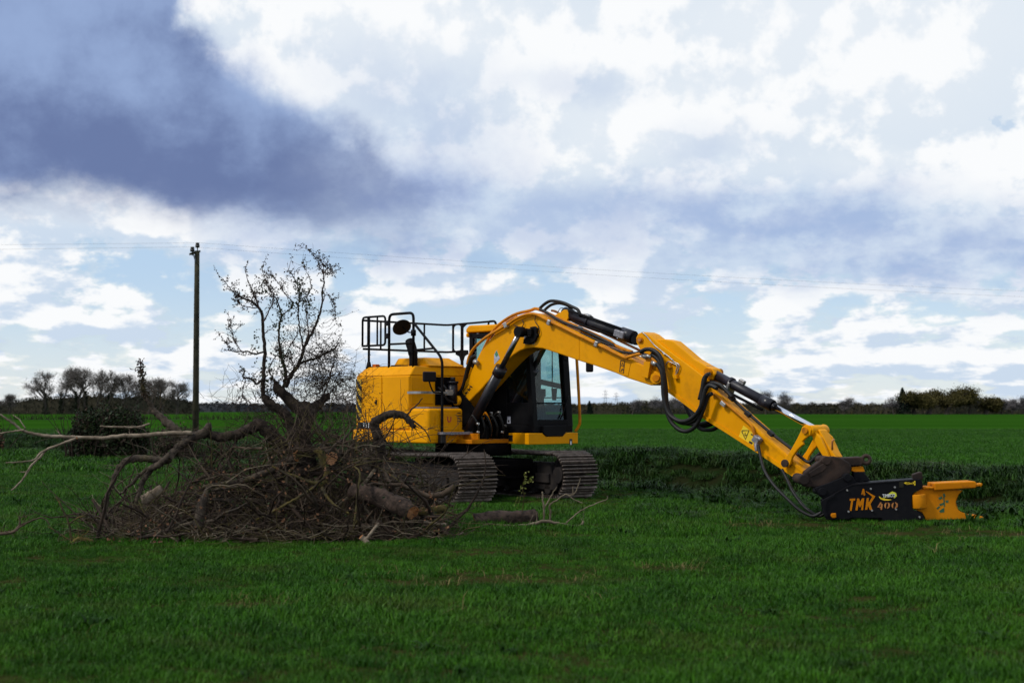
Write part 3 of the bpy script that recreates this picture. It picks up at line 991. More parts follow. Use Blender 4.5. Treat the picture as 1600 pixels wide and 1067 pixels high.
# yellow bumper under the cab
bz0, bz1 = 0.915, 1.105
mb = MB()
mb.box((CX0 - 0.02, CYR - 0.02, bz0), (CX1 - 0.06, CYL, bz1))
base = mb.build('cab_base', M['yellow'], ex, bevel=0.012)
mb = MB()
z = lambda py: UX(860, py, CX1 + 0.02).z
yA, yB, yC, yD = UX(823, 690, CX1).y, UX(846, 690, CX1).y, UX(879, 690, CX1).y, UX(900, 690, CX1).y
X = CX1 + 0.05
poly = [(X, yA, bz0), (X, yD, bz0), (X, yD, bz1), (X, yC + 0.02, bz1), (X, yC - 0.05, bz1 - 0.06), (X, yB + 0.06, bz1 - 0.06), (X, yB - 0.02, bz1), (X, yA, bz1)]
mb.prism(poly, (-0.10, 0, 0))
bump = mb.build('front_bumper', M['yellow'], ex, bevel=0.012)
mb = MB()
mb.prism([(CX1 - 0.02, yB - 0.02, bz1 + 0.12), (CX1 - 0.02, yB - 0.02, bz1), (CX1 - 0.02, yB + 0.06, bz1 - 0.058), (CX1 - 0.02, yC - 0.05, bz1 - 0.058), (CX1 - 0.02, yC + 0.02, bz1), (CX1 - 0.02, yC + 0.02, bz1 + 0.12)],
         (0.085, 0, 0))
mb.build('foot_step', M['black'], ex, bevel=0.01)
mb = MB()
c = UX(892, 690, X + 0.003)
mb.box((X + 0.001, c.y - 0.035, c.z - 0.06), (X + 0.004, c.y + 0.035, c.z + 0.05))
mb.box((X + 0.0045, c.y - 0.018, c.z - 0.05), (X + 0.007, c.y + 0.012, c.z + 0.01), 1)
mb.build('bumper_sticker', [M['black_print'], M['white']], bump)
mb = MB()
c = UY(790, 684, CYR - 0.023)
mb.box((c.x - 0.05, CYR - 0.025, c.z - 0.05), (c.x + 0.05, CYR - 0.0205, c.z + 0.05))
mb.box((c.x + 0.055, CYR - 0.025, c.z - 0.055), (c.x + 0.17, CYR - 0.0205, c.z + 0.05), 1)
mb.build('base_sticker', [M['grey_print'], M['black_print']], base)
# mirror stalk at the front left corner
Ym = 1.28
mb = MB()
mb.tube(spline([UY(900, 545, Ym), UY(902, 575, Ym), UY(904.5, 620, Ym), UY(906, 655, Ym), UY(905, 664, Ym), UY(899, 674, Ym - 0.04)], 5), 0.026, 10)
stalk = mb.build('mirror_stalk', M['pipe'], ex)
mb = MB()
c = UY(919, 575, Ym)
mb.box((c.x - 0.05, c.y - 0.02, c.z - 0.07), (c.x + 0.09, c.y + 0.05, c.z + 0.16))
mb.build('mirror_head', M['mirror_face'], stalk, bevel=0.025, seg=3)

# boom -------------------------------------------------
BY, BW = -0.20, 0.40
boom_px = [(706, 642), (710, 624), (725, 600), (737, 578), (749, 553), (760, 537), (771, 523), (780, 513.5), (790, 505), (800, 499), (812, 493), (824, 490), (836, 489), (846, 492), (856, 498),
           (880, 509), (930, 533), (978, 557), (1001, 568.5), (1014, 576), (1024.5, 580.2), (1031, 583), (1034.5, 590), (1033, 597), (1026, 601.5), (1016, 602), (981, 591), (960, 582),
           (930, 571.5), (901, 562.5), (880, 555), (860, 548.5), (848, 544.5), (835, 543), (824, 544), (812, 548), (800, 556), (790, 565.5), (781, 575), (767, 591), (751, 609), (735, 625), (718, 641), (711, 648)]
mb = MB()
mb.prism([UY(x, y, BY) for x, y in boom_px], (0, BW, 0))
boom = mb.build('boom', M['yellow'], ex, bevel=0.018, seg=2)
# weld seam and strap plates
def plate(name, pts, Y, th, mat, parent, bevel=0.004):
    mb = MB()
    mb.prism([UY(x, y, Y) for x, y in pts], (0, th, 0))
    return mb.build(name, mat, parent, bevel=bevel)
plate('weld_seam', [(902.3, 521), (904.6, 522), (904.9, 561.5), (902.6, 560.6)], BY - 0.006, 0.005, M['yellow'], boom, 0)
plate('weld_seam', [(979, 561), (986, 563), (981, 588), (975, 586)], BY - 0.007, 0.006, M['yellow'], boom, 0.002)
plate('pipe_bracket', [(1006, 564), (1016, 566), (1012, 591), (1002, 588)], BY - 0.07, 0.065, M['yellow'], boom)
plate('end_boss', [(1024.5 + 9 * math.cos(a * PI / 10), 590.8 + 9 * math.sin(a * PI / 10)) for a in range(20)], BY - 0.035, 0.03, M['yellow'], boom)
plate('pin_cap', [(1024.5 + 5.5 * math.cos(a * PI / 8), 590.8 + 5.5 * math.sin(a * PI / 8)) for a in range(16)], BY - 0.055, 0.0195, M['yellow_worn'], boom)
# pin boss of the boom cylinders and the broken work light beside it
c = UY(849, 519, BY)
mb = MB()
pA = UY(812.5, 518.5, BY - 0.16)
mb.cyl((pA.x, BY - 0.20, pA.z), (pA.x, BY + BW + 0.20, pA.z), 0.065, 18)
mb.build('cylinder_pin', M['black'], boom, bevel=0.01)
pB = UY(835, 525, BY)
mb = MB()
mb.prism([UY(x, y, BY - 0.003) for x, y in ((831, 511), (838, 510), (842, 513), (841, 521), (843, 524), (838, 534), (830, 538), (820, 537), (821, 530), (826, 526), (832, 525))], (0, -0.05, 0))
mb.box((pB.x - 0.06, BY - 0.11, pB.z + 0.01), (pB.x + 0.03, BY - 0.055, pB.z + 0.12))
mb.build('broken_light_bracket', M['black'], boom, bevel=0.01)
plate('bracket_plate', [(818, 520), (828, 515), (840, 530), (834, 538), (820, 538)], BY - 0.0028, 0.002, M['grey_plate'], boom, 0)
for k, pts in enumerate((((816, 500), (818, 506), (814, 512), (808, 510), (803, 508)), ((837, 494), (836, 502), (841, 510), (843, 520), (838, 526)))):
    mb = MB()
    mb.tube(spline([UY(x, y, BY - 0.03) for x, y in pts], 5), 0.007, 6)
    mb.build('wiring', M['rubber'], boom)
# stickers
mb = MB()
Y = BY - 0.004
mb.prism([UY(x, y, Y) for x, y in ((776, 547), (781, 560), (772.3, 569.5), (772, 554))], (0, 0.003, 0), 0)
mb.prism([UY(x, y, Y - 0.002) for x, y in ((776, 548), (778.6, 555), (775, 557.5), (773, 553))], (0, 0.0015, 0), 1)
mb.build('diamond_sticker', [M['grey_print'], M['green_print']], boom)
mb = MB()
for i in range(3):
    mb.ribbon([UY(x, y, Y) for x, y in ((724 + i * 4, 618 - i * 5), (728 + i * 4, 621 - i * 5 - 3))], 0.012, (0, -1, 0), 0.002)
    mb.ribbon([UY(x, y, Y) for x, y in ((726 + i * 4, 613 - i * 5), (730 + i * 4, 615 - i * 5))], 0.02, (0, -1, 0), 0.002)
mb.ribbon([UY(x, y, Y) for x, y in ((722, 614), (732, 600), (735, 604), (725, 619), (722, 614))], 0.008, (0, -1, 0), 0.002)
mb.build('boom_sticker', M['black_print'], boom)
mb = MB()
mb.ribbon([UY(x, y, Y) for x, y in ((970, 563), (976, 564), (974, 583), (968, 581), (970, 563))], 0.012, (0, -1, 0), 0.002)
mb.ribbon([UY(x, y, Y) for x, y in ((971, 571.5), (973, 566), (974.6, 572.4), (971, 571.5))], 0.012, (0, -1, 0), 0.002)
mb.ribbon([UY(x, y, Y) for x, y in ((970.5, 580), (972.5, 576), (974, 578))], 0.016, (0, -1, 0), 0.002)
mb.build('boom_sticker', M['black_print'], boom)


def pipe(name, pts, Y, r, mat, parent, k=4, n=10):
    mb = MB()
    ys = Y if isinstance(Y, (list, tuple)) else [Y] * len(pts)
    mb.tube(spline([UY(x, y, yy) for (x, y), yy in zip(pts, ys)], k), r, n)
    return mb.build(name, mat, parent)


def c4(*pts): return [(700 + x / 5.927, 460 + y / 5.927) for x, y in pts]
def c6(*pts): return [(880 + x / 4.6375, 470 + y / 4.6375) for x, y in pts]
def c7(*pts): return [(1090 + x / 4.444, 550 + y / 4.444) for x, y in pts]
def c8(*pts): return [(1230 + x / 4.848, 640 + y / 4.848) for x, y in pts]


p1 = c4((180, 650), (195, 580), (240, 500), (350, 400), (540, 285), (650, 215), (790, 180), (925, 240), (1150, 350), (1380, 460)) + c6((250, 315), (440, 408), (470, 408), (560, 385), (635, 412), (680, 455))
pipe('boom_pipe', p1, BY - 0.05, 0.026, M['pipe'], boom)
p2 = c4((215, 745), (330, 510), (430, 320), (600, 195), (760, 150), (830, 135), (1000, 210), (1200, 300), (1541, 455)) + c6((100, 200), (380, 325), (500, 372))
pipe('boom_pipe', p2, BY + 0.10, 0.026, M['pipe'], boom)
pipe('boom_pipe', c4((960, 150), (1010, 165), (1190, 265), (1400, 345)) + c6((250, 215), (400, 285), (560, 362)), BY + 0.26, 0.02, M['rust_pipe'], boom)
pipe('boom_pipe', c4((270, 720), (350, 560), (450, 350), (560, 245), (640, 205)), BY + 0.02, 0.02, M['rust_pipe'], boom)
pipe('hose', c4((850, 140), (900, 160), (1050, 250), (1300, 350), (1541, 480)) + c6((100, 230), (330, 345), (500, 380), (560, 365)), BY + 0.05, 0.022, M['rubber'], boom)
pipe('hose', c4((850, 130), (900, 85), (960, 60), (1060, 75), (1150, 115), (1205, 145), (1228, 200)), BY + 0.12, 0.026, M['rubber'], boom)
pipe('hose', c4((890, 150), (950, 100), (1020, 82), (1090, 95), (1150, 130)), BY + 0.22, 0.024, M['rubber'], boom)
pipe('wiring', c4((1015, 170), (1040, 130), (1075, 130), (1095, 155)), BY + 0.2, 0.006, M['rubber'], boom)
# thick hose bundle running from the platform up the boom back
for k in range(3):
    pipe('hose', [(694 + 2 * k, 612 - 3 * k), (712, 618 - 2 * k), (722 + k, 606), (727 + k, 588), (731 + k * 1.5, 572), (738 + 2 * k, 556)], BY - 0.05 + 0.05 * k, 0.026, M['rubber'], boom)
for (px, py) in ((791, 508.5), (859, 504), (933, 537.5)):
    c = UY(px, py, BY - 0.05)
    mb = MB()
    d = (UY(px + 6, py + 3 if px > 800 else py - 4, BY - 0.05) - c).normalized()
    mb.obox(c, d * 0.035, (0, 0.04, 0), d.cross(Vector((0, 1, 0))) * 0.045)
    mb.build('pipe_clamp', M['zinc'], boom, bevel=0.012)
for (px, py) in ((907, 514), (1008, 556.5), (1023, 568), (744, 566)):
    c = UY(px, py, BY + (0.09 if px == 907 else -0.05))
    mb = MB()
    mb.cyl(c - Vector((0.04, 0, -0.02)), c + Vector((0.04, 0, -0.02)), 0.042, 12)
    mb.build('pipe_clamp', M['zinc'], boom)

# boom cylinders, one each side
for s, Y in ((0, -0.36), (1, 0.40)):
    top = Vector((pA.x, Y, pA.z))
    bot = UY(731, 676, -0.36)
    bot.y = Y
    mid = UY(783, 573, -0.36)
    tdir = (bot - top)
    t = (mid.x - top.x) / tdir.x
    mid = top + tdir * t
    mb = MB()
    mb.cyl(mid, bot, 0.088, 20)
    n = tdir.normalized()
    mb.cyl(mid - n * 0.02, mid + n * 0.14, 0.105, 20)
    mb.cyl((bot.x, Y - 0.08, bot.z), (bot.x, Y + 0.08, bot.z), 0.1, 18)
    bc = mb.build('boom_cylinder', M['cylinder'], ex)
    mb = MB()
    mb.cyl(top, mid + n * 0.02, 0.045, 18)
    mb.build('piston_rod', M['rod_dark'], bc)
    mb = MB()
    mb.cyl((top.x, Y - 0.06, top.z), (top.x, Y + 0.06, top.z), 0.088, 20)
    mb.build('rod_eye', M['black'], bc)
    mb = MB()
    off = Vector((0.11, 0, 0.06))
    mb.tube([mid + off + n * 0.1, mid + off + n * 0.5, bot + off * 0.9], 0.02, 8)
    mb.build('cylinder_pipe', M['black'], bc)

# arm cylinder on the boom back -------------------------------------------------
mb = MB()
for Y in (-0.1, 0.06):
    mb.prism([UY(x, y, Y) for x, y in c4((990, 190), (1040, 165), (1070, 142), (1095, 142), (1112, 170), (1112, 220), (1095, 250))], (0, 0.04, 0))
mb.build('cylinder_lug', M['yellow'], boom, bevel=0.006)
mb = MB()
a, b = UY(885, 490, 0.0), UY(999, 531, 0.0)
d = (b - a).normalized()
L_ = (b - a).length
mb.cyl(a, a + d * (L_ * 0.90), 0.088, 24)
mb.cyl(a - d * 0.04, a + d * 0.12, 0.10, 24)
mb.cyl(a + d * (L_ * 0.77), a + d * (L_ * 0.925), 0.108, 24)
mb.cyl(a + d * (L_ * 0.31), a + d * (L_ * 0.335), 0.102, 24)
ac = mb.build('arm_cylinder', M['cylinder'], ex)
mb = MB()
mb.cyl(a + d * (L_ * 0.92), b, 0.06, 18)
mb.cyl(b + Vector((0, -0.1, 0)), b + Vector((0, 0.1, 0)), 0.085, 18)
mb.build('piston_rod', M['black'], ac)
mb = MB()
off = Vector((0.02, -0.1, 0.08))
mb.tube([a + off + d * 0.15, a + off + d * 0.6, a + off + d * (L_ * 0.8)], 0.018, 8)
mb.tube([a + Vector((0, -0.1, -.07)) + d * 0.3, a + Vector((0, -0.1, -.07)) + d * (L_ * 0.75)], 0.016, 8)
mb.build('cylinder_pipe', M['black'], ac)
mb = MB()
mb.obox(a + d * (L_ * 0.80) + Vector((0, -0.11, 0)), d * 0.10, (0, 0.035, 0), d.cross(Vector((0, 1, 0))) * 0.055)
mb.build('valve_cover', M['grey_plate'], ac, bevel=0.012)
mb = MB()
c = a + d * (L_ * 0.32) + Vector((0, -0.03, 0.09))
mb.obox(c, d * 0.05, (0, 0.05, 0), (0, 0, 0.03))
mb.build('pipe_clamp', M['zinc'], ac, bevel=0.008)

# dipper -------------------------------------------------
DY, DWd = -0.16, 0.30
dip_px = [(993.5, 528), (997, 521), (1004, 518.5), (1012, 522), (1040, 544), (1067.6, 564), (1100, 588.5), (1110, 600), (1124, 617), (1160, 649), (1198, 683), (1234, 714), (1258, 737.5), (1256, 745), (1250, 749.5),
          (1215, 727), (1183, 706.5), (1140, 679), (1101, 654), (1070, 631), (1040, 609.5), (1031, 602), (1022, 594), (1013, 575), (1006, 557), (998, 543), (994, 535)]
mb = MB()
mb.prism([UY(x, y, DY) for x, y in dip_px], (0, DWd, 0))
dipper = mb.build('dipper_arm', M['yellow'], ex, bevel=0.015, seg=2)
# raised back of the dipper carrying the bucket cylinder lug
mb = MB()
mb.prism([UY(x, y, DY + 0.05) for x, y in ((1040, 530), (1052, 533), (1070, 548), (1085, 561), (1104, 572), (1113, 576), (1117, 584), (1112, 594), (1100, 590), (1067, 565), (1040, 545), (1020, 530))], (0, DWd - 0.1, 0))
mb.build('dipper_back', M['yellow'], dipper, bevel=0.015)
mb = MB()
mb.cyl(UY(1104, 581, DY - 0.02), UY(1104, 581, DY - 0.02) + Vector((0, DWd + 0.04, 0)), 0.055, 18)
mb.build('cylinder_pin', M['yellow_worn'], dipper)
plate('knuckle_boss', [(999 + 5 * math.cos(a * PI / 8), 531 + 5 * math.sin(a * PI / 8)) for a in range(16)], DY - 0.02, 0.0195, M['yellow_worn'], dipper)
plate('pin_cap', [(999 + 2.6 * math.cos(a * PI / 8), 531 + 2.6 * math.sin(a * PI / 8)) for a in range(16)], DY - 0.04, 0.0195, M['rust_pipe'], dipper, 0)
# long flange rails along the lower dipper
mb = MB()
mb.ribbon([UY(x, y, DY - 0.001) for x, y in ((1100, 651), (1140, 676), (1183, 703.5), (1248, 747))], 0.05, (0, -1, 0), 0.018)
mb.ribbon([UY(x, y, DY - 0.001) for x, y in ((1044, 609.5), (1070, 628.5), (1100, 651))], 0.05, (0, -1, 0), 0.018)
mb.build('lower_flange', M['yellow'], dipper)
mb = MB()
mb.ribbon([UY(x, y, DY - 0.001) for x, y in ((1113, 606), (1160, 652), (1198, 686), (1255, 737))], 0.035, (0, -1, 0), 0.014)
mb.build('upper_flange', M['yellow'], dipper)
# small valve pipes on the knuckle
for pts in (c6((570, 228), (600, 250), (660, 320), (740, 385), (800, 435)), c6((720, 290 + 90), (760, 400), (800, 440), (840, 465), (825, 520), (800, 545)),
            c6((745, 465), (760, 440), (790, 450), (825, 470), (815, 520))):
    pipe('grease_pipe', pts, DY - 0.03, 0.009, M['zinc'], dipper, 4, 6)
pipe('wiring', c6((750, 380), (765, 310), (790, 292), (820, 320), (840, 360), (900, 425), (960, 455), (1010, 475)), DY + 0.12, 0.008, M['rubber'], dipper)
plate('valve_box', c6((750, 460), (770, 458), (772, 485), (752, 488)), DY - 0.06, 0.058, M['yellow'], dipper)
plate('valve_box', c6((790, 535), (820, 535), (822, 565), (795, 560)), DY - 0.06, 0.058, M['yellow'], dipper)
# big hose loops between boom and dipper
hoseA = c6((560, 372), (600, 352), (650, 358), (700, 400), (722, 480), (732, 600), (736, 700), (745, 780), (775, 865), (830, 925), (890, 945), (950, 915), (995, 840), (1030, 745), (1050, 690), (1078, 672))
hoseB = c6((640, 385), (690, 430), (728, 520), (745, 640), (752, 740), (785, 830), (850, 880), (915, 882), (975, 840), (1000, 755), (1005, 680), (1015, 610), (1030, 560), (1042, 535))
hoseC = c6((680, 455), (712, 510), (722, 600), (728, 700), (760, 810), (820, 862), (880, 872), (940, 845), (985, 790), (1012, 720), (1030, 650), (1060, 612), (1115, 635))
for h, Y in ((hoseA, -0.30), (hoseB, -0.25), (hoseC, -0.35)):
    pipe('hose', h, Y, 0.032, M['rubber'], dipper, 5)
for h, Y in ((c6((720, 620), (740, 760), (800, 850), (900, 890), (990, 892), (1060, 870), (1100, 800)), 0.22), (c6((880, 740), (920, 830), (985, 920), (1060, 935), (1115, 915), (1160, 850)), 0.26),
             (c6((905, 770), (950, 860), (1010, 905), (1080, 890), (1130, 830)), 0.30)):
    pipe('hose', h, Y, 0.030, M['rubber'], dipper, 5)
for (px, py) in ((1013, 556.5), (1019, 547), (1022, 549)):
    c = UY(px, py, -0.26)
    mb = MB()
    mb.cyl(c - Vector((0.06, 0, -0.02)), c + Vector((0.06, 0, -0.02)), 0.03, 10)
    mb.build('hose_coupling', M['zinc'], dipper)
pipe('hose', c7((20, 300), (45, 250), (80, 215), (150, 225), (200, 270), (240, 315)), DY - 0.03, 0.028, M['rubber'], dipper)
pipe('hose', c7((50, 245), (100, 205), (180, 250), (240, 320), (350, 425), (510, 562), (640, 662), (700, 715), (770, 765), (815, 735), (850, 700)), DY + 0.05, 0.022, M['rubber'], dipper)
pipe('hose', c7((10, 330), (30, 250), (40, 190), (60, 160), (85, 150)), DY - 0.05, 0.026, M['rubber'], dipper)
pipe('dipper_pipe', c7((90, 285), (130, 300), (250, 400), (360, 495), (385, 535), (395, 585)), DY - 0.05, 0.022, M['pipe'], dipper)
for (px, py) in c7((182, 360), (350, 430), (510, 565), (238, 320)):
    c = UY(px, py, DY - 0.05 if px < 1135 else DY + 0.04)
    mb = MB()
    mb.obox(c, Vector((0.8, 0, -0.6)) * 0.05, (0, 0.035, 0), Vector((0.6, 0, 0.8)) * 0.03)
    mb.build('pipe_clamp', M['zinc'] if px < 1135 and py < 635 and px > 1125 else M['rubber'], dipper, bevel=0.008)
c = UY(1183, 687, DY - 0.06)
mb = MB()
mb.obox(c, Vector((0.8, 0, -0.6)) * 0.055, (0, 0.05, 0), Vector((0.6, 0, 0.8)) * 0.05)
mb.cyl(c + Vector((0.05, -0.05, 0.03)), c + Vector((0.1, -0.05, 0.0)), 0.03, 10)
mb.cyl(c + Vector((0.01, -0.05, -0.05)), c + Vector((0.03, -0.05, -0.16)), 0.028, 10)
mb.build('hose_valve', M['grey_plate'], dipper, bevel=0.012)
# warning triangle
mb = MB()
Y = DY - 0.003
mb.prism([UY(x, y, Y) for x, y in c7((318, 508), (400, 575), (385, 650), (285, 585))], (0, 0.0025, 0), 0)
mb.ribbon([UY(x, y, Y - 0.002) for x, y in c7((308, 545), (357, 543), (332, 605), (306, 548))], 0.014, (0, -1, 0), 0.002, 1)
mb.ribbon([UY(x, y, Y - 0.002) for x, y in c7((330, 560), (328, 580), (340, 575))], 0.012, (0, -1, 0), 0.002, 1)
mb.ribbon([UY(x, y, Y - 0.002) for x, y in c7((358, 622), (380, 634))], 0.03, (0, -1, 0), 0.002, 1)
mb.ribbon([UY(x, y, Y - 0.002) for x, y in c7((370, 570), (384, 576))], 0.016, (0, -1, 0), 0.002, 1)
mb.build('warning_label', [M['label_yellow'], M['black_print']], dipper)
# hoses hanging from the dipper to the shear
mb = MB()
q7 = c7((420, 645), (440, 740), (468, 830), (535, 930), (640, 1035)) + [(1250, 797), (1270, 806), (1284, 800)]
dep = [UY(1183, 687, DY - 0.1)] + [None] * 7
mb.tube(spline([UW(x, y, yy) for (x, y), yy in zip(q7, (20.1, 20.0, 19.8, 19.6, 19.4, 19.3, 19.2, 19.15))], 5), 0.022, 8)
mb.build('shear_hose', M['rubber'], ex)
mb = MB()
q7 = c7((585, 815), (620, 880), (660, 965), (720, 1050)) + [(1262, 796), (1278, 806), (1288, 803)]
mb.tube(spline([UW(x, y, yy) for (x, y), yy in zip(q7, (19.9, 19.8, 19.6, 19.45, 19.3, 19.25, 19.2))], 5), 0.022, 8)
mb.build('shear_hose', M['rubber'], ex)

# bucket cylinder -------------------------------------------------
mb = MB()
a, b = UY(1107, 580, -0.01), UY(1272, 669, -0.01)
d = (b - a).normalized()
L_ = (b - a).length
k0 = (UY(1207, 634, -0.01) - a).length
mb.cyl(a, a + d * k0, 0.072, 24)
mb.cyl(a + d * (k0 - 0.2), a + d * k0, 0.085, 24)
mb.cyl(a + d * k0, a + d * (k0 + 0.05), 0.055, 20)
mb.cyl(a + Vector((0, -0.09, 0)), a + Vector((0, 0.09, 0)), 0.085, 18)
mb.cyl(a + d * 0.42, a + d * 0.47, 0.09, 24)
bcy = mb.build('bucket_cylinder', M['cylinder'], ex)
mb = MB()
mb.cyl(a + d * k0, b, 0.043, 20)
mb.build('piston_rod', M['chrome'], bcy)
mb = MB()
nn = d.cross(Vector((0, 1, 0))).normalized()
if nn.z > 0:
    nn = -nn
mb.tube([a + d * 0.1 + nn * 0.10 + Vector((0, -0.06, 0)), a + d * 0.5 + nn * 0.12 + Vector((0, -0.06, 0)), a + d * (k0 - 0.1) + nn * 0.11 + Vector((0, -0.05, 0))], 0.022, 8)
mb.build('cylinder_pipe', M['black'], bcy)
mb = MB()
mb.obox(a + d * 0.47 + nn * 0.06, d * 0.02, (0, 0.1, 0), nn * 0.085)
mb.obox(a + d * 0.62 - nn * 0.10, d * 0.05, (0, 0.03, 0), nn * 0.03)
mb.build('pipe_clamp', M['zinc'], bcy, bevel=0.006)

# linkage -------------------------------------------------
link_px = c7((590, 770), (600, 745), (640, 690), (690, 600), (712, 555), (725, 520), (750, 502), (775, 510), (790, 540), (780, 575), (745, 600), (725, 620), (735, 640), (715, 655), (690, 680), (655, 730), (640, 780), (625, 800), (600, 795))
for Y in (-0.24, 0.17):
    mb = MB()
    o = [UY(x, y, -0.24) for x, y in link_px]
    mb.prism([(p.x, Y, p.z) for p in o], (0, 0.05, 0))
    lk = mb.build('tipping_link', M['yellow'], ex, bevel=0.01)
    for (px, py), r_ in ((c7((750, 545))[0], 0.045), (c7((610, 772))[0], 0.055)):
        p = UY(px, py, -0.24)
        mb = MB()
        mb.cyl((p.x, Y - 0.03, p.z), (p.x, Y + 0.08, p.z), r_, 16)
        mb.build('link_pin', M['yellow_worn'] if r_ < 0.05 else M['brown_steel'], lk)
pt = UY(*c7((765, 545))[0], -0.24)
bt = UY(*c7((915, 735))[0], -0.24)
for Y in (-0.17, 0.10):
    mb = MB()
    o = [UY(x, y, -0.17) for x, y in c7((780, 520), (850, 590), (900, 700), (915, 740), (870, 725), (840, 680), (790, 580))]
    mb.prism([(p.x, Y, p.z) for p in o], (0, 0.06, 0))
    mb.build('push_link', M['yellow'], ex, bevel=0.012)
mb = MB()
o = [UY(x, y, -0.1) for x, y in c7((770, 515), (800, 508), (850, 545), (900, 640), (960, 730), (890, 730), (835, 640), (800, 570))]
mb.prism([(p.x, -0.10, p.z) for p in o], (0, 0.19, 0))
mb.cyl((pt.x, -0.22, pt.z), (pt.x, 0.20, pt.z), 0.075, 20)
mb.build('push_link_web', M['yellow'], ex, bevel=0.015)
mb = MB()
c = UY(*c7((935, 650))[0], -0.12)
mb.tube([c + Vector((0, 0, -0.06)), c + Vector((0, 0, 0.06)), c + Vector((0.03, 0, 0.09))], 0.014, 8)
mb.build('grease_fitting', M['rust_pipe'], ex)

# quick hitch (turned square to the shear)
HD0, HD1 = 19.22, 19.72
def wprism(pts, d0, th):
    mb_ = [UW(x, y, d0) for x, y in pts]
    return mb_, UL(Vector((0, d0 + th, 0))) - UL(Vector((0, d0, 0)))
mb = MB()
hp = c8((98, 560), (98, 505), (150, 462), (215, 410), (282, 357), (345, 352), (405, 362), (470, 400), (490, 430), (480, 485), (430, 505), (350, 545), (290, 575), (210, 590), (130, 583))
P_, o_ = wprism(hp, HD0, 0.05)
mb.prism(P_, o_)
P_, o_ = wprism(hp, HD0 + 0.36, 0.05)
mb.prism(P_, o_)
P_, o_ = wprism(c8((150, 475), (290, 370), (400, 375), (460, 420), (440, 480), (290, 560), (170, 565)), HD0 + 0.05, 0.31)
mb.prism(P_, o_)
P_, o_ = wprism(c8((400, 365), (570, 356), (582, 375), (578, 400), (565, 425), (480, 430), (440, 420)), HD0 + 0.08, 0.24)
mb.prism(P_, o_)
hitch = mb.build('quick_hitch', M['brown_steel'], ex, bevel=0.018, seg=2)
mb = MB()
P_, o_ = wprism(c8((160, 478), (285, 400), (300, 440), (270, 470), (180, 512)), HD0 - 0.02, 0.018)
mb.prism(P_, o_)
mb.build('hitch_cover', M['brown_steel'], hitch, bevel=0.01)
for (px, py), r_ in ((c8((130, 530))[0], 0.07), (c8((300, 385))[0], 0.06)):
    mb = MB()
    p = W(px, py, HD0 - 0.03)
    mb.cyl(UL(p), UL(p + Vector((0, 0.5, 0))), r_, 18)
    mb.build('hitch_pin', M['brown_steel'], hitch, bevel=0.01)
for dd_ in (0.10, 0.26):
    mb = MB()
    p = W(*c8((598, 378))[0], HD0 + dd_)
    ring = [UL(p + Vector((0.052 * math.cos(t * PI / 10), 0, 0.052 * math.sin(t * PI / 10)))) for t in range(21)]
    mb.tube(ring, 0.026, 8, cap=False)
    mb.build('lifting_eye', M['brown_steel'], hitch)
mb = MB()
P_, o_ = wprism(c8((485, 432), (575, 428), (590, 470), (520, 475), (490, 465)), HD0 + 0.1, 0.2)
mb.prism(P_, o_)
mb.build('hitch_jaw', M['yellow_worn'], hitch, bevel=0.01)

# undercarriage and tracks -------------------------------------------------
THD = R(57)
TR = Matrix.Rotation(-(THD - HEAD), 4, 'Z')          # track frame inside the house frame


def tp(x, y, z): return TR @ Vector((x, y, z))


mb = MB()
mb.prism([tp(*p) for p in ((-0.75, -0.75, 0.36), (0.75, -0.75, 0.36), (0.75, 0.75, 0.36), (-0.75, 0.75, 0.36))], (0, 0, 0.3))
mb.prism([tp(*p) for p in ((0.2, -0.9, 0.33), (0.75, -0.9, 0.33), (0.75, 0.9, 0.33), (0.2, 0.9, 0.33))], (0, 0, 0.22))
mb.build('undercarriage', M['undercarriage'], ex, bevel=0.02)

RAD, AX, SW = 0.345, 1.42, 0.70
mb = MB()
pit = 0.1735
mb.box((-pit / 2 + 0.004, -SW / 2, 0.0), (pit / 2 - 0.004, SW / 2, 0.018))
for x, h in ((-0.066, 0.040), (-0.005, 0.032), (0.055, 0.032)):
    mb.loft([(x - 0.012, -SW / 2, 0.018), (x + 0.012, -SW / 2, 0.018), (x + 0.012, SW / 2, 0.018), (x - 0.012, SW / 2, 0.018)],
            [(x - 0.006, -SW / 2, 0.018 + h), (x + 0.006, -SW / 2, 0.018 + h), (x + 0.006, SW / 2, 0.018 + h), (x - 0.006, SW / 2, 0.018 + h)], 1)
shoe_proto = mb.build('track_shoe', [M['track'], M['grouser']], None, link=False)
shoe_mesh = shoe_proto.data
bpy.data.objects.remove(shoe_proto)
per = 4 * AX + 2 * PI * RAD
NS = int(per / pit)
first = True
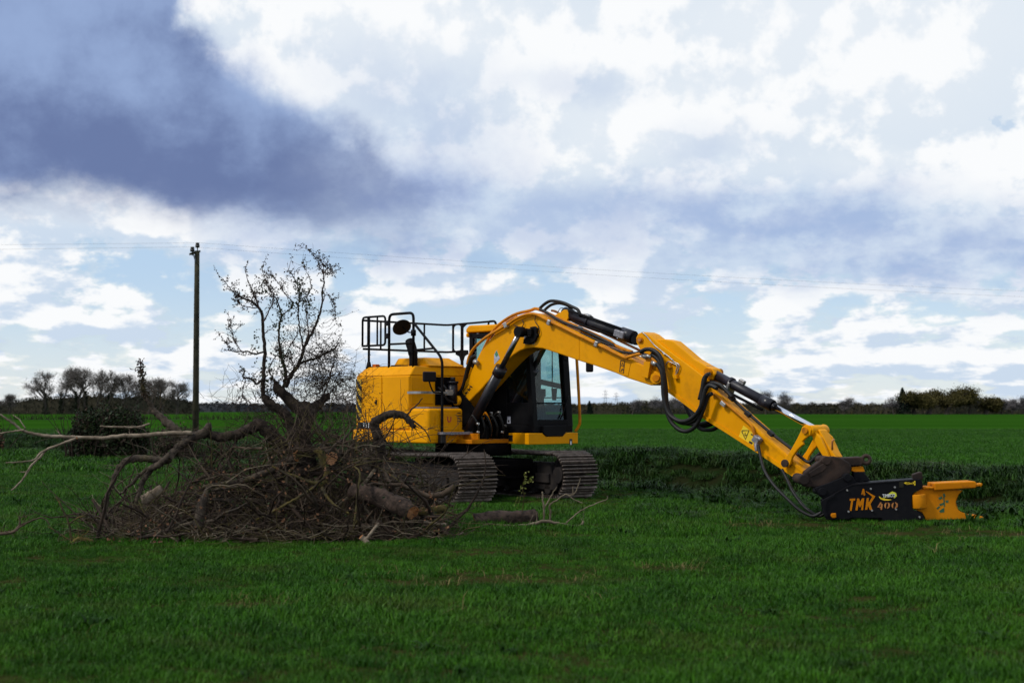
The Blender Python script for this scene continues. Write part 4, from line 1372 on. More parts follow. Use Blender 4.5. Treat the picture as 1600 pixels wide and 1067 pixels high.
for side in (-1, 1):
    yc = side * 1.0
    mb = MB()
    prof = [(-AX + 0.05, 0.14), (AX - 0.1, 0.14), (AX - 0.02, 0.28), (AX - 0.12, 0.55), (0.9, 0.60), (-1.1, 0.60), (-AX + 0.05, 0.5)]
    mb.prism([tp(x, yc - 0.17, z) for x, z in prof], tp(0, 0.34, 0))
    mb.prism([tp(x, yc - 0.21, z) for x, z in ((-1.2, 0.26), (1.15, 0.26), (1.15, 0.42), (-1.2, 0.42))], tp(0, 0.42, 0))
    tf = mb.build('track_frame', M['frame_dirty'], ex, bevel=0.015)
    for sx in (-1, 1):
        mb = MB()
        mb.cyl(tp(sx * AX, yc - 0.13, 0.40), tp(sx * AX, yc + 0.13, 0.40), RAD - 0.04, 28)
        mb.cyl(tp(sx * AX, yc - 0.22, 0.40), tp(sx * AX, yc + 0.22, 0.40), 0.14, 20)
        mb.build('idler_wheel' if sx > 0 else 'drive_sprocket', M['frame_dirty'], tf, bevel=0.01)
    for i in range(6):
        x = -1.05 + i * 0.42
        mb = MB()
        mb.cyl(tp(x, yc - 0.17, 0.15), tp(x, yc + 0.17, 0.15), 0.085, 16)
        mb.build('track_roller', M['frame_dirty'], tf)
    # chain links under the shoes
    mb = MB()
    path = []
    for i in range(96):
        s = per * i / 96
        if s < 2 * AX:
            path.append((AX - s, 0.40 + RAD - 0.03))
        elif s < 2 * AX + PI * RAD:
            a = (s - 2 * AX) / RAD + PI / 2
            path.append((-AX + (RAD - 0.03) * math.cos(a), 0.40 + (RAD - 0.03) * math.sin(a)))
        elif s < 4 * AX + PI * RAD:
            path.append((-AX + s - 2 * AX - PI * RAD, 0.40 - RAD + 0.03))
        else:
            a = (s - 4 * AX - PI * RAD) / RAD - PI / 2
            path.append((AX + (RAD - 0.03) * math.cos(a), 0.40 + (RAD - 0.03) * math.sin(a)))
    nP = len(path)
    vs = [tp(x, yc + dy, z) for x, z in path for dy in (-0.14, 0.14)]
    mb.add(vs, [(2 * i, 2 * i + 1, (2 * i + 3) % (2 * nP), (2 * i + 2) % (2 * nP)) for i in range(nP)], 0)
    mb.build('track_chain', M['undercarriage'], tf)
    for i in range(NS):
        s = per * (i + 0.5) / NS
        if s < 2 * AX:
            x, a = AX - s, PI / 2
            z = 0.40 + RAD - 0.012 * math.sin(PI * (AX - x) / (2 * AX)) ** 2 * (2 if abs(x) < 1 else 1)
        elif s < 2 * AX + PI * RAD:
            a = (s - 2 * AX) / RAD + PI / 2
            x, z = -AX + RAD * math.cos(a), 0.40 + RAD * math.sin(a)
        elif s < 4 * AX + PI * RAD:
            x, z, a = -AX + s - 2 * AX - PI * RAD, 0.40 - RAD, -PI / 2
        else:
            a = (s - 4 * AX - PI * RAD) / RAD - PI / 2
            x, z = AX + RAD * math.cos(a), 0.40 + RAD * math.sin(a)
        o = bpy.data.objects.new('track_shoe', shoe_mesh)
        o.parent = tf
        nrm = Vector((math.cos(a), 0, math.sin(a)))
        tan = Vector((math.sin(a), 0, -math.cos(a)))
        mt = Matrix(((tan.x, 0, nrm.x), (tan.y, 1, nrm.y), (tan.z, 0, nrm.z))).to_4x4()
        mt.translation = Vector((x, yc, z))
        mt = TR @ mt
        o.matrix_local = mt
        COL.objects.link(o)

# handrails, exhaust, mirrors -------------------------------------------------
def rail(name, pts, r=0.019, parent=None, n=8, mat=None):
    mb = MB()
    for pl in pts:
        mb.tube(pl, r, n)
    return mb.build(name, mat or M['black'], parent or ex)


def round_path(pts, r=0.07, k=4):
    """polyline with rounded inner corners"""
    P = [Vector(p) for p in pts]
    out = [P[0]]
    for i in range(1, len(P) - 1):
        a, b, c = P[i - 1], P[i], P[i + 1]
        ra = min(r, (a - b).length * 0.45, (c - b).length * 0.45)
        s = b + (a - b).normalized() * ra
        e = b + (c - b).normalized() * ra
        for j in range(k + 1):
            t = j / k
            out.append(s * (1 - t) ** 2 + b * 2 * t * (1 - t) + e * t * t)
    out.append(P[-1])
    return out


YR = -1.07
hx0, hx1 = UY(608, 530, YR).x, UY(646, 530, YR).x
zt, zm, zb = UY(627, 490, YR).z, UY(627, 537, YR).z, 2.20
hoop = rail('hoop_rail', [round_path([(hx0, YR, zb), (hx0, YR, zt), (hx1, YR, zt), (hx1, YR, zb)], 0.1)], 0.024)
rail('hoop_bar', [[(hx0, YR, zm), (hx1, YR, zm)]], 0.018, hoop)
# rear gate panel along the same side
gx0, gx1 = UY(566.5, 520, YR).x, UY(602, 520, YR).x
g0, g1 = UY(583, 495, YR).z, UY(583, 540, YR).z
gate = rail('gate_rail', [round_path([(gx0, YR, g1), (gx0, YR, g0), (gx1, YR, g0), (gx1, YR, g1), (gx0, YR, g1)], 0.07)], 0.019)
for px in (575, 589.5):
    xx = UY(px, 520, YR).x
    rail('gate_bar', [[(xx, YR, g0), (xx, YR, g1)]], 0.016, gate)
for py in (505, 525):
    c = UY(604.5, py, YR)
    mb = MB()
    mb.box((c.x - 0.045, YR - 0.025, c.z - 0.045), (c.x + 0.05, YR + 0.025, c.z + 0.045))
    mb.build('hinge', M['mirror_face'], gate, bevel=0.008)
xx = UY(574.5, 520, YR).x
mb = MB()
mb.tube([(xx, YR + 0.03, g0), (xx, YR + 0.03, 2.24)], 0.022, 8)
mb.cyl((xx, YR + 0.03, 2.2), (xx, YR + 0.03, 2.34), 0.06, 12, r2=0.03)
mb.build('rail_post', M['black'], ex)
# rail across the tail and along the far side
XT = gx0 + 0.02
YLf = 0.93
xf = UY(775, 506, YLf).x
z1, z0 = UY(640, 503, 0.0).z - 0.02, UX(640, 548, XT).z
far = rail('far_rail', [round_path([(XT, YR, z1), (XT, YLf, z1), (xf, YLf, z1 + 0.02), (xf, YLf, 2.95)], 0.1), [(XT, YR, z0), (XT, YLf, z0), (UY(722, 550, YLf).x, YLf, z0)]], 0.019)
for px in (595, 663):
    yy = UX(px, 520, XT).y
    rail('rail_upright', [[(XT, yy, z0), (XT, yy, z1)]], 0.017, far)
# plate post with oval openings
def oval_post():
    mb = MB()
    xa_, xb_ = UY(708, 530, YLf).x, UY(722, 530, YLf).x
    mb.tube([(xa_, YLf, z0), (xa_, YLf, z1)], 0.022, 8)
    mb.tube([(xb_, YLf, 2.24), (xb_, YLf, z1)], 0.03, 8)
    cx_ = (xa_ + xb_) / 2
    for sz, zz in ((1, z1), (-1, z0)):
        for sx in (-1, 1):
            xx_ = cx_ + sx * (xb_ - xa_) / 2
            mb.prism([(xx_, YLf - 0.012, zz), (xx_ - sx * 0.10, YLf - 0.012, zz), (xx_ - sx * 0.03, YLf - 0.012, zz - sz * 0.04), (xx_, YLf - 0.012, zz - sz * 0.12)], (0, 0.024, 0))
    for sx in (-1, 1):
        mb.prism([(xb_, YLf - 0.012, z0 + 0.03), (xb_ + sx * 0.16, YLf - 0.012, z0 + 0.02), (xb_ + sx * 0.17, YLf - 0.012, z0 - 0.05), (xb_ + sx * 0.07, YLf - 0.012, z0 - 0.09), (xb_, YLf - 0.012, z0 - 0.26)], (0, 0.024, 0))
    mb.prism([(xb_, YLf - 0.012, z1), (xb_ + 0.14, YLf - 0.012, z1), (xb_ + 0.04, YLf - 0.012, z1 - 0.06), (xb_, YLf - 0.012, z1 - 0.15)], (0, 0.024, 0))
    return mb.build('plate_post', M['black'], ex, bevel=0.005)
oval_post()
rail('roof_rail', [round_path([UY(763, 508, 0.5), UY(764, 502, 0.5), UY(773, 501.5, 0.5), UY(775, 508, 0.5)], 0.05)], 0.018)
# diagonal grab rail down to the step
YG = -1.12
ptop = Vector((hx1, YR, UY(647, 504, YR).z))
pk = UX(691, 560, 0.30)
rail('grab_rail', [round_path([ptop, pk, Vector((0.30, pk.y, 1.06)), Vector((0.27, pk.y - 0.02, 1.0))], 0.12)], 0.023)
rail('cross_rail', [[Vector((hx1, YR, UY(647, 547, YR).z)), ptop.lerp(pk, 0.72)]], 0.018)
mb = MB()
c = Vector((0.30, pk.y, 1.02))
mb.box((c.x - 0.05, c.y - 0.05, c.z - 0.08), (c.x + 0.05, c.y + 0.05, c.z + 0.08))
mb.build('rail_foot', M['rubber'], ex, bevel=0.015)
# exhaust stack
mb = MB()
c0 = UY(645.5, 575, -0.85)
mb.tube(spline([(c0.x, -0.85, 2.2), UY(646, 560, -0.85), UY(644.5, 548, -0.85), UY(641, 536, -0.85), UY(639, 530, -0.85)], 5), [0.075] * 8 + [0.085] * 8 + [0.075] * 3 + [0.06, 0.035], 14)
mb.build('exhaust_stack', M['black'], ex)
# convex mirror
c = UY(628, 512, -1.16)
mb = MB()
nrm = Vector((0.70, -0.22, -0.68)).normalized()
rings = []
for k in range(6):
    t = k / 5
    rr = 0.165 * math.sqrt(max(0.0, 1 - (t * 0.98) ** 2))
    rings.append((c - nrm * (0.09 * t), rr))
mb.tube([p for p, _ in rings], [r_ for _, r_ in rings], 22)
cm = mb.build('convex_mirror', M['mirror_face'], ex)
rail('mirror_arm', [[c - nrm * 0.06, UY(638, 519, -1.12), Vector((hx1, YR, UY(646, 520, YR).z))]], 0.012, cm)
mb = MB()
p = Vector((hx1, YR, UY(646, 520, YR).z))
mb.cyl(p + Vector((0, 0, -0.05)), p + Vector((0, 0, 0.05)), 0.045, 12)
mb.build('mirror_clamp', M['black'], cm)
# square mirror on its bent arm
c = UX(672, 588.5, 0.42)
mb = MB()
mb.box((c.x - 0.03, c.y - 0.15, c.z - 0.085), (c.x + 0.02, c.y + 0.13, c.z + 0.085))
sm = mb.build('square_mirror', M['mirror_face'], ex, bevel=0.025, seg=3)
rail('mirror_arm', [round_path([c + Vector((-0.02, 0, -0.08)), UX(673, 604, 0.40), UX(677, 613, 0.36), Vector((0.30, pk.y, UX(690, 614, 0.30).z))], 0.05)], 0.013, sm)
# slim tail light and rear post
mb = MB()
mb.box((XR + 0.3, -HW + 0.25, 2.246), (XR + 0.4, -HW + 0.35, 2.30))
mb.build('tail_light', M['orange_lens'], ex, bevel=0.01)

# ------------------------------------------------------------------ tree shear
SY = 19.05
sh = thing('tree_shear', 'black and orange tree shear lettered TMK 400 lying on the grass', 'tree shear', (W(1360, 812, SY).x, SY + 0.2, 0))
so = Vector(sh.location)
TH = 0.40


def sprism(mb, pts, d0, th, mat=0):
    mb.prism([W(x, y, d0) for x, y in pts], (0, th, 0), mat)


plate_px = c8((258, 695), (275, 678), (362, 632), (488, 567), (740, 548), (985, 530), (1005, 524), (1022, 542), (1030, 570), (1022, 592), (1005, 606), (965, 622), (950, 640), (944, 690), (946, 740), (962, 760), (1000, 768),
              (1025, 785), (1040, 815), (1040, 848), (730, 846), (715, 820), (480, 818), (470, 830), (300, 832), (284, 810), (270, 760))
for k, d0 in enumerate((SY, SY + TH - 0.03)):
    mb = MB()
    sprism(mb, plate_px, d0, 0.03)
    pl = mb.build('side_plate', M['shear_black'], sh, so, bevel=0.006)
    if k == 0:
        front_plate = pl
# body between the plates
mb = MB()
sprism(mb, c8((290, 690), (370, 650), (495, 590), (985, 550), (1000, 590), (930, 640), (925, 740), (960, 790), (1015, 820), (740, 835), (480, 805), (310, 810)), SY + 0.032, TH - 0.066)
mb.build('shear_body', M['shear_black'], sh, so)
mb = MB()
sprism(mb, c8((490, 562), (990, 524), (992, 536), (492, 574)), SY + 0.03, TH - 0.06)
mb.build('top_plate', M['shear_black'], sh, so, bevel=0.004)
# mounting head under the hitch
mb = MB()
sprism(mb, c8((205, 592), (300, 560), (470, 488), (500, 505), (520, 548), (490, 566), (370, 632), (275, 675), (240, 650)), SY + 0.06, 0.04)
sprism(mb, c8((205, 592), (300, 560), (470, 488), (500, 505), (520, 548), (490, 566), (370, 632), (275, 675), (240, 650)), SY + 0.36, 0.04)
sprism(mb, c8((240, 600), (330, 575), (480, 520), (480, 560), (370, 625), (280, 660)), SY + 0.102, 0.256)
sprism(mb, c8((500, 470), (580, 470), (620, 520), (630, 540), (510, 548)), SY + 0.25, 0.12)
head = mb.build('mounting_head', M['shear_black'], sh, so, bevel=0.01)
for (px, py) in c8((270, 620), (460, 515)):
    p = W(px, py, SY + 0.03)
    mb = MB()
    mb.cyl(p, p + Vector((0, 0.42, 0)), 0.055, 18)
    mb.build('pin', M['shear_black'], head, so, bevel=0.008)
# rear frame
mb = MB()
sprism(mb, c8((262, 690), (360, 640), (362, 655), (300, 690), (290, 760), (305, 790), (300, 810), (286, 808)), SY - 0.02, 0.018)
mb.build('rear_flange', M['shear_black'], sh, so)
mb = MB()
sprism(mb, c8((335, 785), (372, 782), (374, 818), (345, 822), (332, 805)), SY - 0.045, 0.04)
mb.build('rear_roller', M['yellow_worn'], sh, so, bevel=0.012)
mb = MB()
for a_, b_ in (((362, 632), (488, 567)), ((488, 567), (740, 548)), ((740, 548), (985, 530))):
    p, q = W(*c8(a_)[0], SY - 0.002), W(*c8(b_)[0], SY - 0.002)
    mb.ribbon([p, q], 0.014, (0, -1, 0), 0.006)
mb.build('edge_light_strip', M['mirror_face'], front_plate, so)  # strip painted for the faint light along the plate's top edge
# lettering and marks on the plate
def cz(*pts): return [(1320 + x / 11.43, 740 + y / 11.43) for x, y in pts]
mb = MB()
LT = SY - 0.006
for poly in (cz((90, 446), (188, 440), (184, 476), (150, 477), (122, 660), (90, 656), (116, 478), (88, 480)),
             cz((190, 650), (222, 440), (256, 438), (274, 505), (308, 440), (348, 432), (327, 645), (294, 645), (306, 545), (270, 602), (245, 548), (226, 652)),
             cz((365, 640), (394, 430), (430, 430), (421, 500), (440, 498), (492, 410), (385, 325), (372, 302), (545, 400), (458, 540), (492, 642), (446, 642), (420, 580), (410, 580), (402, 640)),
             cz((322, 265), (345, 268), (367, 380), (338, 388), (325, 355), (312, 375), (294, 368))):
    sprism(mb, poly, LT, 0.005)
mb.build('lettering', M['yellow_worn'], front_plate, so)
mb = MB()
for st, w_ in ((cz((650, 512), (640, 520), (592, 595), (640, 597)), [0.012, 0.018, 0.02, 0.014]), (cz((660, 535), (650, 640)), 0.022),
               (cz((740, 515), (722, 545), (718, 580), (728, 612)), [0.008, 0.02, 0.02, 0.008]), (cz((765, 512), (790, 540), (790, 580), (760, 618)), [0.008, 0.024, 0.024, 0.008]),
               (cz((872, 515), (850, 545), (848, 580), (858, 612)), [0.008, 0.02, 0.02, 0.008]), (cz((900, 508), (930, 540), (928, 580), (895, 618)), [0.008, 0.024, 0.024, 0.008])):
    mb.ribbon([W(x, y, LT + 0.005) for x, y in st], w_, (0, -1, 0), 0.005)
mb.build('lettering', M['rust_pipe'], front_plate, so)
mb = MB()
mb.ribbon([W(x, y, LT + 0.005) for x, y in cz((612, 405), (640, 438), (700, 458), (770, 464), (830, 462))], [0.008, 0.02, 0.024, 0.018, 0.006], (0, -1, 0), 0.004, 0)
mb.ribbon([W(x, y, LT + 0.005) for x, y in cz((690, 435), (740, 405), (800, 362), (850, 340), (900, 358), (912, 390), (880, 432))], [0.006, 0.014, 0.026, 0.04, 0.035, 0.025, 0.010], (0, -1, 0), 0.004, 1)
a, b = W(*cz((700, 412))[0], LT - 0.001), W(*cz((880, 405))[0], LT - 0.001)
put_text(mb, 'TIMBCO', a + Vector((-0.02, 0, -0.005)), (b - a).normalized() * 0.78, (0, 0, 1), 0.058, 2)
mb.build('badge', [M['label_yellow'], M['lime_print'], M['white']], front_plate, so)
mb = MB()
a = W(*cz((1098, 192))[0], LT - 0.001)
put_text(mb, '50m', a, (1, 0, 0.06), (0, 0, 1), 0.045, 0)
for (x, s) in ((1085, -1), (1228, 1)):
    p = W(*cz((x, 165))[0], LT)
    mb.prism([p + Vector((s * 0.025, 0, 0)), p + Vector((-s * 0.01, 0, 0.016)), p + Vector((-s * 0.01, 0, -0.016))], (0, 0.004, 0), 0)
p = W(*cz((1250, 165))[0], LT)
mb.box(p + Vector((-0.008, 0, -0.03)), p + Vector((0.008, 0.004, 0.03)), 0)
p = W(*cz((1010, 185))[0], LT)
mb.box(p + Vector((-0.03, 0, -0.045)), p + Vector((0.03, 0.004, 0.045)), 1)
mb.build('distance_sticker', [M['label_yellow'], M['pole_wood']], front_plate, so)
for (x, y) in ((45, 295), (466, 268), (897, 240), (70, 675), (488, 655), (920, 635), (1338, 772)):
    mb = MB()
    p = W(*cz((x, y))[0], SY - 0.02)
    mb.cyl(p, p + Vector((0, 0.025, 0)), 0.013, 10)
    mb.build('bolt_head', M['zinc'], front_plate, so)
# yellow jaw
mb = MB()
jaw = c8((948, 660), (962, 632), (1010, 606), (1040, 598), (1115, 600), (1330, 612), (1300, 640), (1278, 680), (1277, 720), (1290, 752), (1320, 776), (1365, 792), (1430, 800), (1480, 812), (1480, 826), (1300, 828), (1050, 836),
         (1042, 810), (1020, 775), (985, 762), (958, 750), (948, 720))
sprism(mb, jaw, SY + 0.05, 0.05)
jw = mb.build('jaw_plate', M['yellow_worn'], sh, so, bevel=0.006)
mb = MB()
sprism(mb, c8((1010, 606), (1115, 595), (1330, 608), (1300, 640), (1278, 700), (1300, 765), (1400, 800), (1060, 836), (960, 740)), SY + 0.28, 0.05)
mb.build('jaw_plate', M['yellow_worn'], sh, so, bevel=0.006)
mb = MB()
sprism(mb, c8((1115, 556), (1425, 541), (1440, 562), (1432, 592), (1118, 612)), SY + 0.0, 0.34)
sprism(mb, c8((1028, 582), (1114, 582), (1114, 602), (1028, 602)), SY + 0.02, 0.28)
arm = mb.build('upper_arm', M['yellow_worn'], sh, so, bevel=0.014, seg=2)
mb = MB()
sprism(mb, c8((1436, 562), (1478, 556), (1480, 572), (1470, 574), (1472, 584), (1466, 585), (1462, 575), (1436, 582)), SY + 0.08, 0.12)
mb.build('claw_tip', M['yellow_worn'], arm, so, bevel=0.006)
mb = MB()
sprism(mb, c8((1330, 800), (1430, 793), (1492, 812), (1485, 826), (1330, 826)), SY + 0.10, 0.17)
mb.build('lower_blade', M['yellow_worn'], sh, so, bevel=0.008)
mb = MB()
p = W(*c8((985, 680))[0], SY + 0.06)
mb.cyl(W(*c8((990, 640))[0], SY + 0.05), W(*c8((1000, 745))[0], SY + 0.05), 0.10, 20)
mb.build('hinge_barrel', M['yellow_worn'], jw, so, bevel=0.01)
mb = MB()
for poly in (c8((1178, 640), (1192, 632), (1200, 655), (1188, 668)), c8((1145, 665), (1170, 655), (1178, 672), (1150, 680)), c8((1195, 690), (1222, 684), (1220, 705), (1205, 702)),
             c8((1150, 715), (1185, 702), (1190, 715), (1160, 728)), c8((1130, 745), (1150, 728), (1160, 735), (1140, 755)), c8((1150, 765), (1190, 740), (1190, 775), (1160, 778)), c8((1183, 660), (1190, 660), (1196, 730), (1186, 735))):
    sprism(mb, poly, SY + 0.047, 0.0025)
mb.build('worn_mark', M['leaf_paint'], jw, so)
mb = MB()
p = W(*c8((985, 505))[0], SY + 0.1)
mb.obox(p, (0.06, 0, 0.02), (0, 0.05, 0), (-0.01, 0, 0.05))
mb.build('cylinder_eye', M['brown_steel'], sh, so, bevel=0.015)

# ------------------------------------------------------------------ felled tree and brush
def jitter(v, a):
    return Vector((v.x + rnd.uniform(-a, a), v.y + rnd.uniform(-a, a), v.z + rnd.uniform(-a, a)))


def limb_path(px_pts, deps, k=5, wob=0.012):
    deps = lerp_list(deps, len(px_pts)) if len(deps) != len(px_pts) else deps
    P = spline([W(x, y, d) for (x, y), d in zip(px_pts, deps)], k)
    return [P[0]] + [jitter(p, wob) for p in P[1:-1]] + [P[-1]]


def limb(mb, px_pts, deps, radii, mat=0, n=10, jit=0.12, k=5, capmat=None, wob=0.012):
    P = limb_path(px_pts, deps, k, wob)
    mb.tube(P, lerp_list(radii, len(P)), n, mat, True, jit * 0.6, True, capmat)
    return P


def twig(mb, p, d, length, r, mat, seg=4, bend=0.25, n=4, grav=0.0):
    pts = [p]
    d = d.normalized()
    for i in range(seg):
        d = (d + Vector((rnd.gauss(0, bend), rnd.gauss(0, bend), rnd.gauss(0, bend) - grav))).normalized()
        pts.append(pts[-1] + d * (length / seg))
    mb.tube(pts, [r * (1 - 0.75 * i / seg) for i in range(seg + 1)], n, mat, False)
    return pts


def bud(mb, p, s, mat):
    a = Vector((rnd.gauss(0, 1), rnd.gauss(0, 1), rnd.gauss(0, 1))).normalized()
    b = a.orthogonal().normalized() * s * 0.6
    c = a.cross(b).normalized() * s * 0.45
    t = p + a * s * 1.6
    m = p + a * s * 0.7
    mb.add([p, m + b, t, m - b, m + c, m - c], [(0, 1, 2, 3), (0, 4, 2, 5)], mat)


def twiggy(mb, P, n_tw, length, r, mats, buds=None, spread=0.9, budn=3, up=0.25, start=0.15, sub=0.5, bs=0.013, grav=0.0):
    """short side twigs along a limb, some with twigs of their own and buds"""
    for _ in range(n_tw):
        i = rnd.randrange(int(len(P) * start), len(P) - 1)
        t = (P[i + 1] - P[i]).normalized()
        p = P[i].lerp(P[i + 1], rnd.random())
        s = Vector((rnd.gauss(0, 1), rnd.gauss(0, 1), rnd.gauss(0, 1) + up))
        d = (t * 0.8 + s.normalized() * spread)
        L = length * rnd.uniform(0.35, 1.1)
        tw = twig(mb, p, d, L, r * rnd.uniform(0.7, 1.2), rnd.choice(mats), 4, 0.22, 4, grav)
        if rnd.random() < sub:
            for _k in range(rnd.randint(1, 3)):
                j = rnd.randrange(1, len(tw) - 1)
                d2 = (tw[j + 1] - tw[j]).normalized() + Vector((rnd.gauss(0, .7), rnd.gauss(0, .7), rnd.gauss(0, .7)))
                t2 = twig(mb, tw[j], d2, L * rnd.uniform(0.25, 0.6), r * 0.6, rnd.choice(mats), 3, 0.25, 3, grav)
                if buds is not None:
                    for q in t2[1:]:
                        if rnd.random() < 0.7:
                            bud(mb, q, bs * rnd.uniform(.7, 1.4), buds)
        if buds is not None:
            for q in tw[1:]:
                for _b in range(rnd.randint(0, budn)):
                    bud(mb, jitter(q, 0.012), bs * rnd.uniform(.7, 1.5), buds)


TD = 17.6                                   # distance of the felled hawthorn
tree = thing('felled_tree', 'uprooted bare thorn tree standing up from the brush pile beside the excavator', 'tree', (W(468, 720, TD).x, TD, 0))
to = Vector(tree.location)
mb = MB()
limb(mb, [(478, 745), (474, 715), (470, 690), (474, 665), (480, 645), (478, 632)], [TD - .1, TD, TD, TD, TD + .05, TD + .1], [0.18, 0.15, 0.125, 0.11, 0.10, 0.07], 0, 14, 0.2, 6)
limb(mb, [(484, 650), (470, 640), (455, 628), (440, 612), (427, 600)], [TD], [0.11, 0.085, 0.07, 0.06, 0.045], 0, 12, 0.12)
limb(mb, [(468, 705), (458, 680), (452, 660), (446, 646), (428, 634), (412, 622)], [TD - .1], [0.08, 0.065, 0.06, 0.055, 0.055, 0.05], 0, 10, 0.12)
limb(mb, [(474, 660), (488, 640), (500, 630), (512, 618)], [TD, TD + .1, TD + .25, TD + .35], [0.10, 0.075, 0.05, 0.035], 0, 10, 0.12)
trunk = mb.build('trunk', M['bark_dark'], tree, to)

limbs = [
    ([(412, 622), (411, 600), (412, 575), (414, 547), (411, 522), (411, 500), (404.5, 481), (394, 472), (385, 468), (376, 464), (369, 460), (358, 449), (350, 438)], [TD - .1, TD - .2, TD - .25, TD - .3, TD - .3, TD - .35], [0.058, 0.046, 0.040, 0.032, 0.024, 0.014, 0.006]),
    ([(404.5, 481), (390, 480), (376, 476), (370, 470), (369, 462)], [TD - .3], [0.014, 0.011, 0.008, 0.006]),
    ([(406, 484), (400, 468), (395, 455), (388, 440), (383, 422), (385, 417)], [TD - .3, TD - .4], [0.016, 0.012, 0.008, 0.005]),
    ([(414, 549), (398, 553), (385, 549), (372, 549), (362, 548), (356, 540), (352, 534)], [TD - .3, TD - .5], [0.024, 0.02, 0.016, 0.010, 0.006]),
    ([(377, 549), (370, 538), (364, 525), (358, 513), (361, 507)], [TD - .5, TD - .6], [0.011, 0.008, 0.005]),
    ([(446, 628), (443, 606), (446, 590), (445, 577), (440, 558), (437, 544), (436, 511), (440, 492), (432, 470), (426, 458), (418, 445), (409, 420)], [TD, TD + .1, TD + .2, TD + .15], [0.05, 0.042, 0.036, 0.028, 0.02, 0.010, 0.005]),
    ([(440, 492), (453, 483), (458, 472), (447, 462), (440, 450), (430, 436), (421, 428)], [TD + .15, TD + .25], [0.016, 0.013, 0.009, 0.005]),
    ([(411, 505), (420, 485), (428, 470), (421, 452), (413, 440)], [TD - .3, TD - .4], [0.018, 0.014, 0.009, 0.005]),
    ([(446, 604), (456, 585), (467, 568), (475, 544), (483, 528), (489, 517), (497, 497), (502, 479), (504, 455), (506.5, 432), (500, 418), (494, 405), (487, 395), (483, 390)], [TD, TD, TD + .1, TD + .2], [0.056, 0.046, 0.038, 0.03, 0.022, 0.014, 0.009, 0.005]),
    ([(506, 434), (512, 424), (506, 412)], [TD + .2], [0.008, 0.005]),
    ([(503, 425), (508, 414), (514, 420), (520, 430)], [TD + .2, TD + .25], [0.007, 0.006, 0.005]),
    ([(474, 545), (470, 522), (467, 500), (466, 487), (468, 465), (467, 454), (462, 440), (456, 430), (451, 421)], [TD + .1, TD - .1], [0.022, 0.018, 0.014, 0.009, 0.005]),
    ([(475, 543), (482, 520), (480, 500), (478, 488), (474, 470)], [TD + .1, TD + .3], [0.018, 0.014, 0.010, 0.006]),
    ([(472, 480), (480, 462), (486, 449), (483, 435), (478, 422), (474, 411)], [TD, TD + .05], [0.013, 0.010, 0.007, 0.004]),
    ([(500, 486), (505, 470), (510, 460), (518, 466), (523, 480), (524, 492), (520, 500)], [TD + .2, TD + .35], [0.010, 0.009, 0.007, 0.004]),
    ([(466, 569), (480, 563), (494, 560), (507, 553), (519, 547), (525, 542), (529.6, 535)], [TD + .05, TD + .3], [0.034, 0.03, 0.026, 0.022, 0.012]),
    ([(443, 605), (433, 600), (426, 590), (421, 575), (432, 555)], [TD], [0.022, 0.018, 0.014, 0.007]),
    ([(445, 592), (460, 575), (452, 560), (438, 550)], [TD - .1], [0.018, 0.013, 0.007]),
    ([(452, 583), (442, 570), (450, 548), (462, 525), (470, 510)], [TD + .2], [0.014, 0.012, 0.010, 0.006]),
    ([(414, 588), (402, 600), (392, 592), (380, 588), (383, 579)], [TD - .3, TD - .45], [0.030, 0.028, 0.022, 0.015]),
    ([(384, 590), (380, 610), (377, 630)], [TD - .4], [0.012, 0.009, 0.005]),
    ([(500, 628), (512, 600), (520, 570), (524, 555)], [TD + .3, TD + .5], [0.02, 0.015, 0.008]),
    ([(505, 628), (522, 606), (538, 596), (548, 592)], [TD + .3, TD + .4], [0.016, 0.012, 0.006]),
]
for i, (pp, dd, rr) in enumerate(limbs):
    mb = MB()
    P = limb(mb, pp, dd, [max(0.0035, r_ * 0.50) for r_ in rr], 0, 8, 0.1, 5, wob=0.008)
    b = mb.build('limb', M['bark_dark'] if rr[0] > 0.02 else M['twig_red'], tree, to)
    mb = MB()
    nt = int(6 + 1.5 * len(pp))
    twiggy(mb, P, nt, 0.20, 0.0032, [0], buds=1, budn=3, start=0.3 if len(pp) > 8 else 0.1, up=0.4, bs=0.013)
    for q in P[int(len(P) * 0.35):]:
        for _ in range(2):
            if rnd.random() < 0.65:
                bud(mb, jitter(q, 0.022), 0.015 * rnd.uniform(.7, 1.4), 1)
    tag(mb.build('twigs', [M['twig_red'], M['bud']], b, to), kind='stuff')
# tangled fine twigs hanging on the right of the crown
mb = MB()
for _ in range(470):
    a = rnd.gauss(0, 1)
    px, py = 501 + rnd.gauss(0, 19), 588 + rnd.gauss(0, 30)
    if py < 545:
        py = 545 + rnd.random() * 20
    p = W(px, py, TD + rnd.gauss(0.25, 0.22))
    tw = twig(mb, p, Vector((rnd.gauss(0.2, 1), rnd.gauss(0, 1), rnd.gauss(-0.2, 0.8))), rnd.uniform(0.15, 0.5), rnd.uniform(0.0022, 0.0042), 0, 5, 0.4, 3, 0.10)
    for q in tw[1:]:
        if rnd.random() < 0.38:
            bud(mb, q, rnd.uniform(0.009, 0.018), 1)
for _ in range(160):
    p = W(rnd.uniform(430, 520), rnd.uniform(500, 600), TD + rnd.gauss(0.1, 0.2))
    tw = twig(mb, p, Vector((rnd.gauss(0, 1), rnd.gauss(0, 1), rnd.gauss(0, 1))), rnd.uniform(0.2, 0.5), 0.003, 0, 5, 0.3, 3)
    for q in tw[1:]:
        if rnd.random() < 0.5:
            bud(mb, q, rnd.uniform(0.008, 0.015), 1)
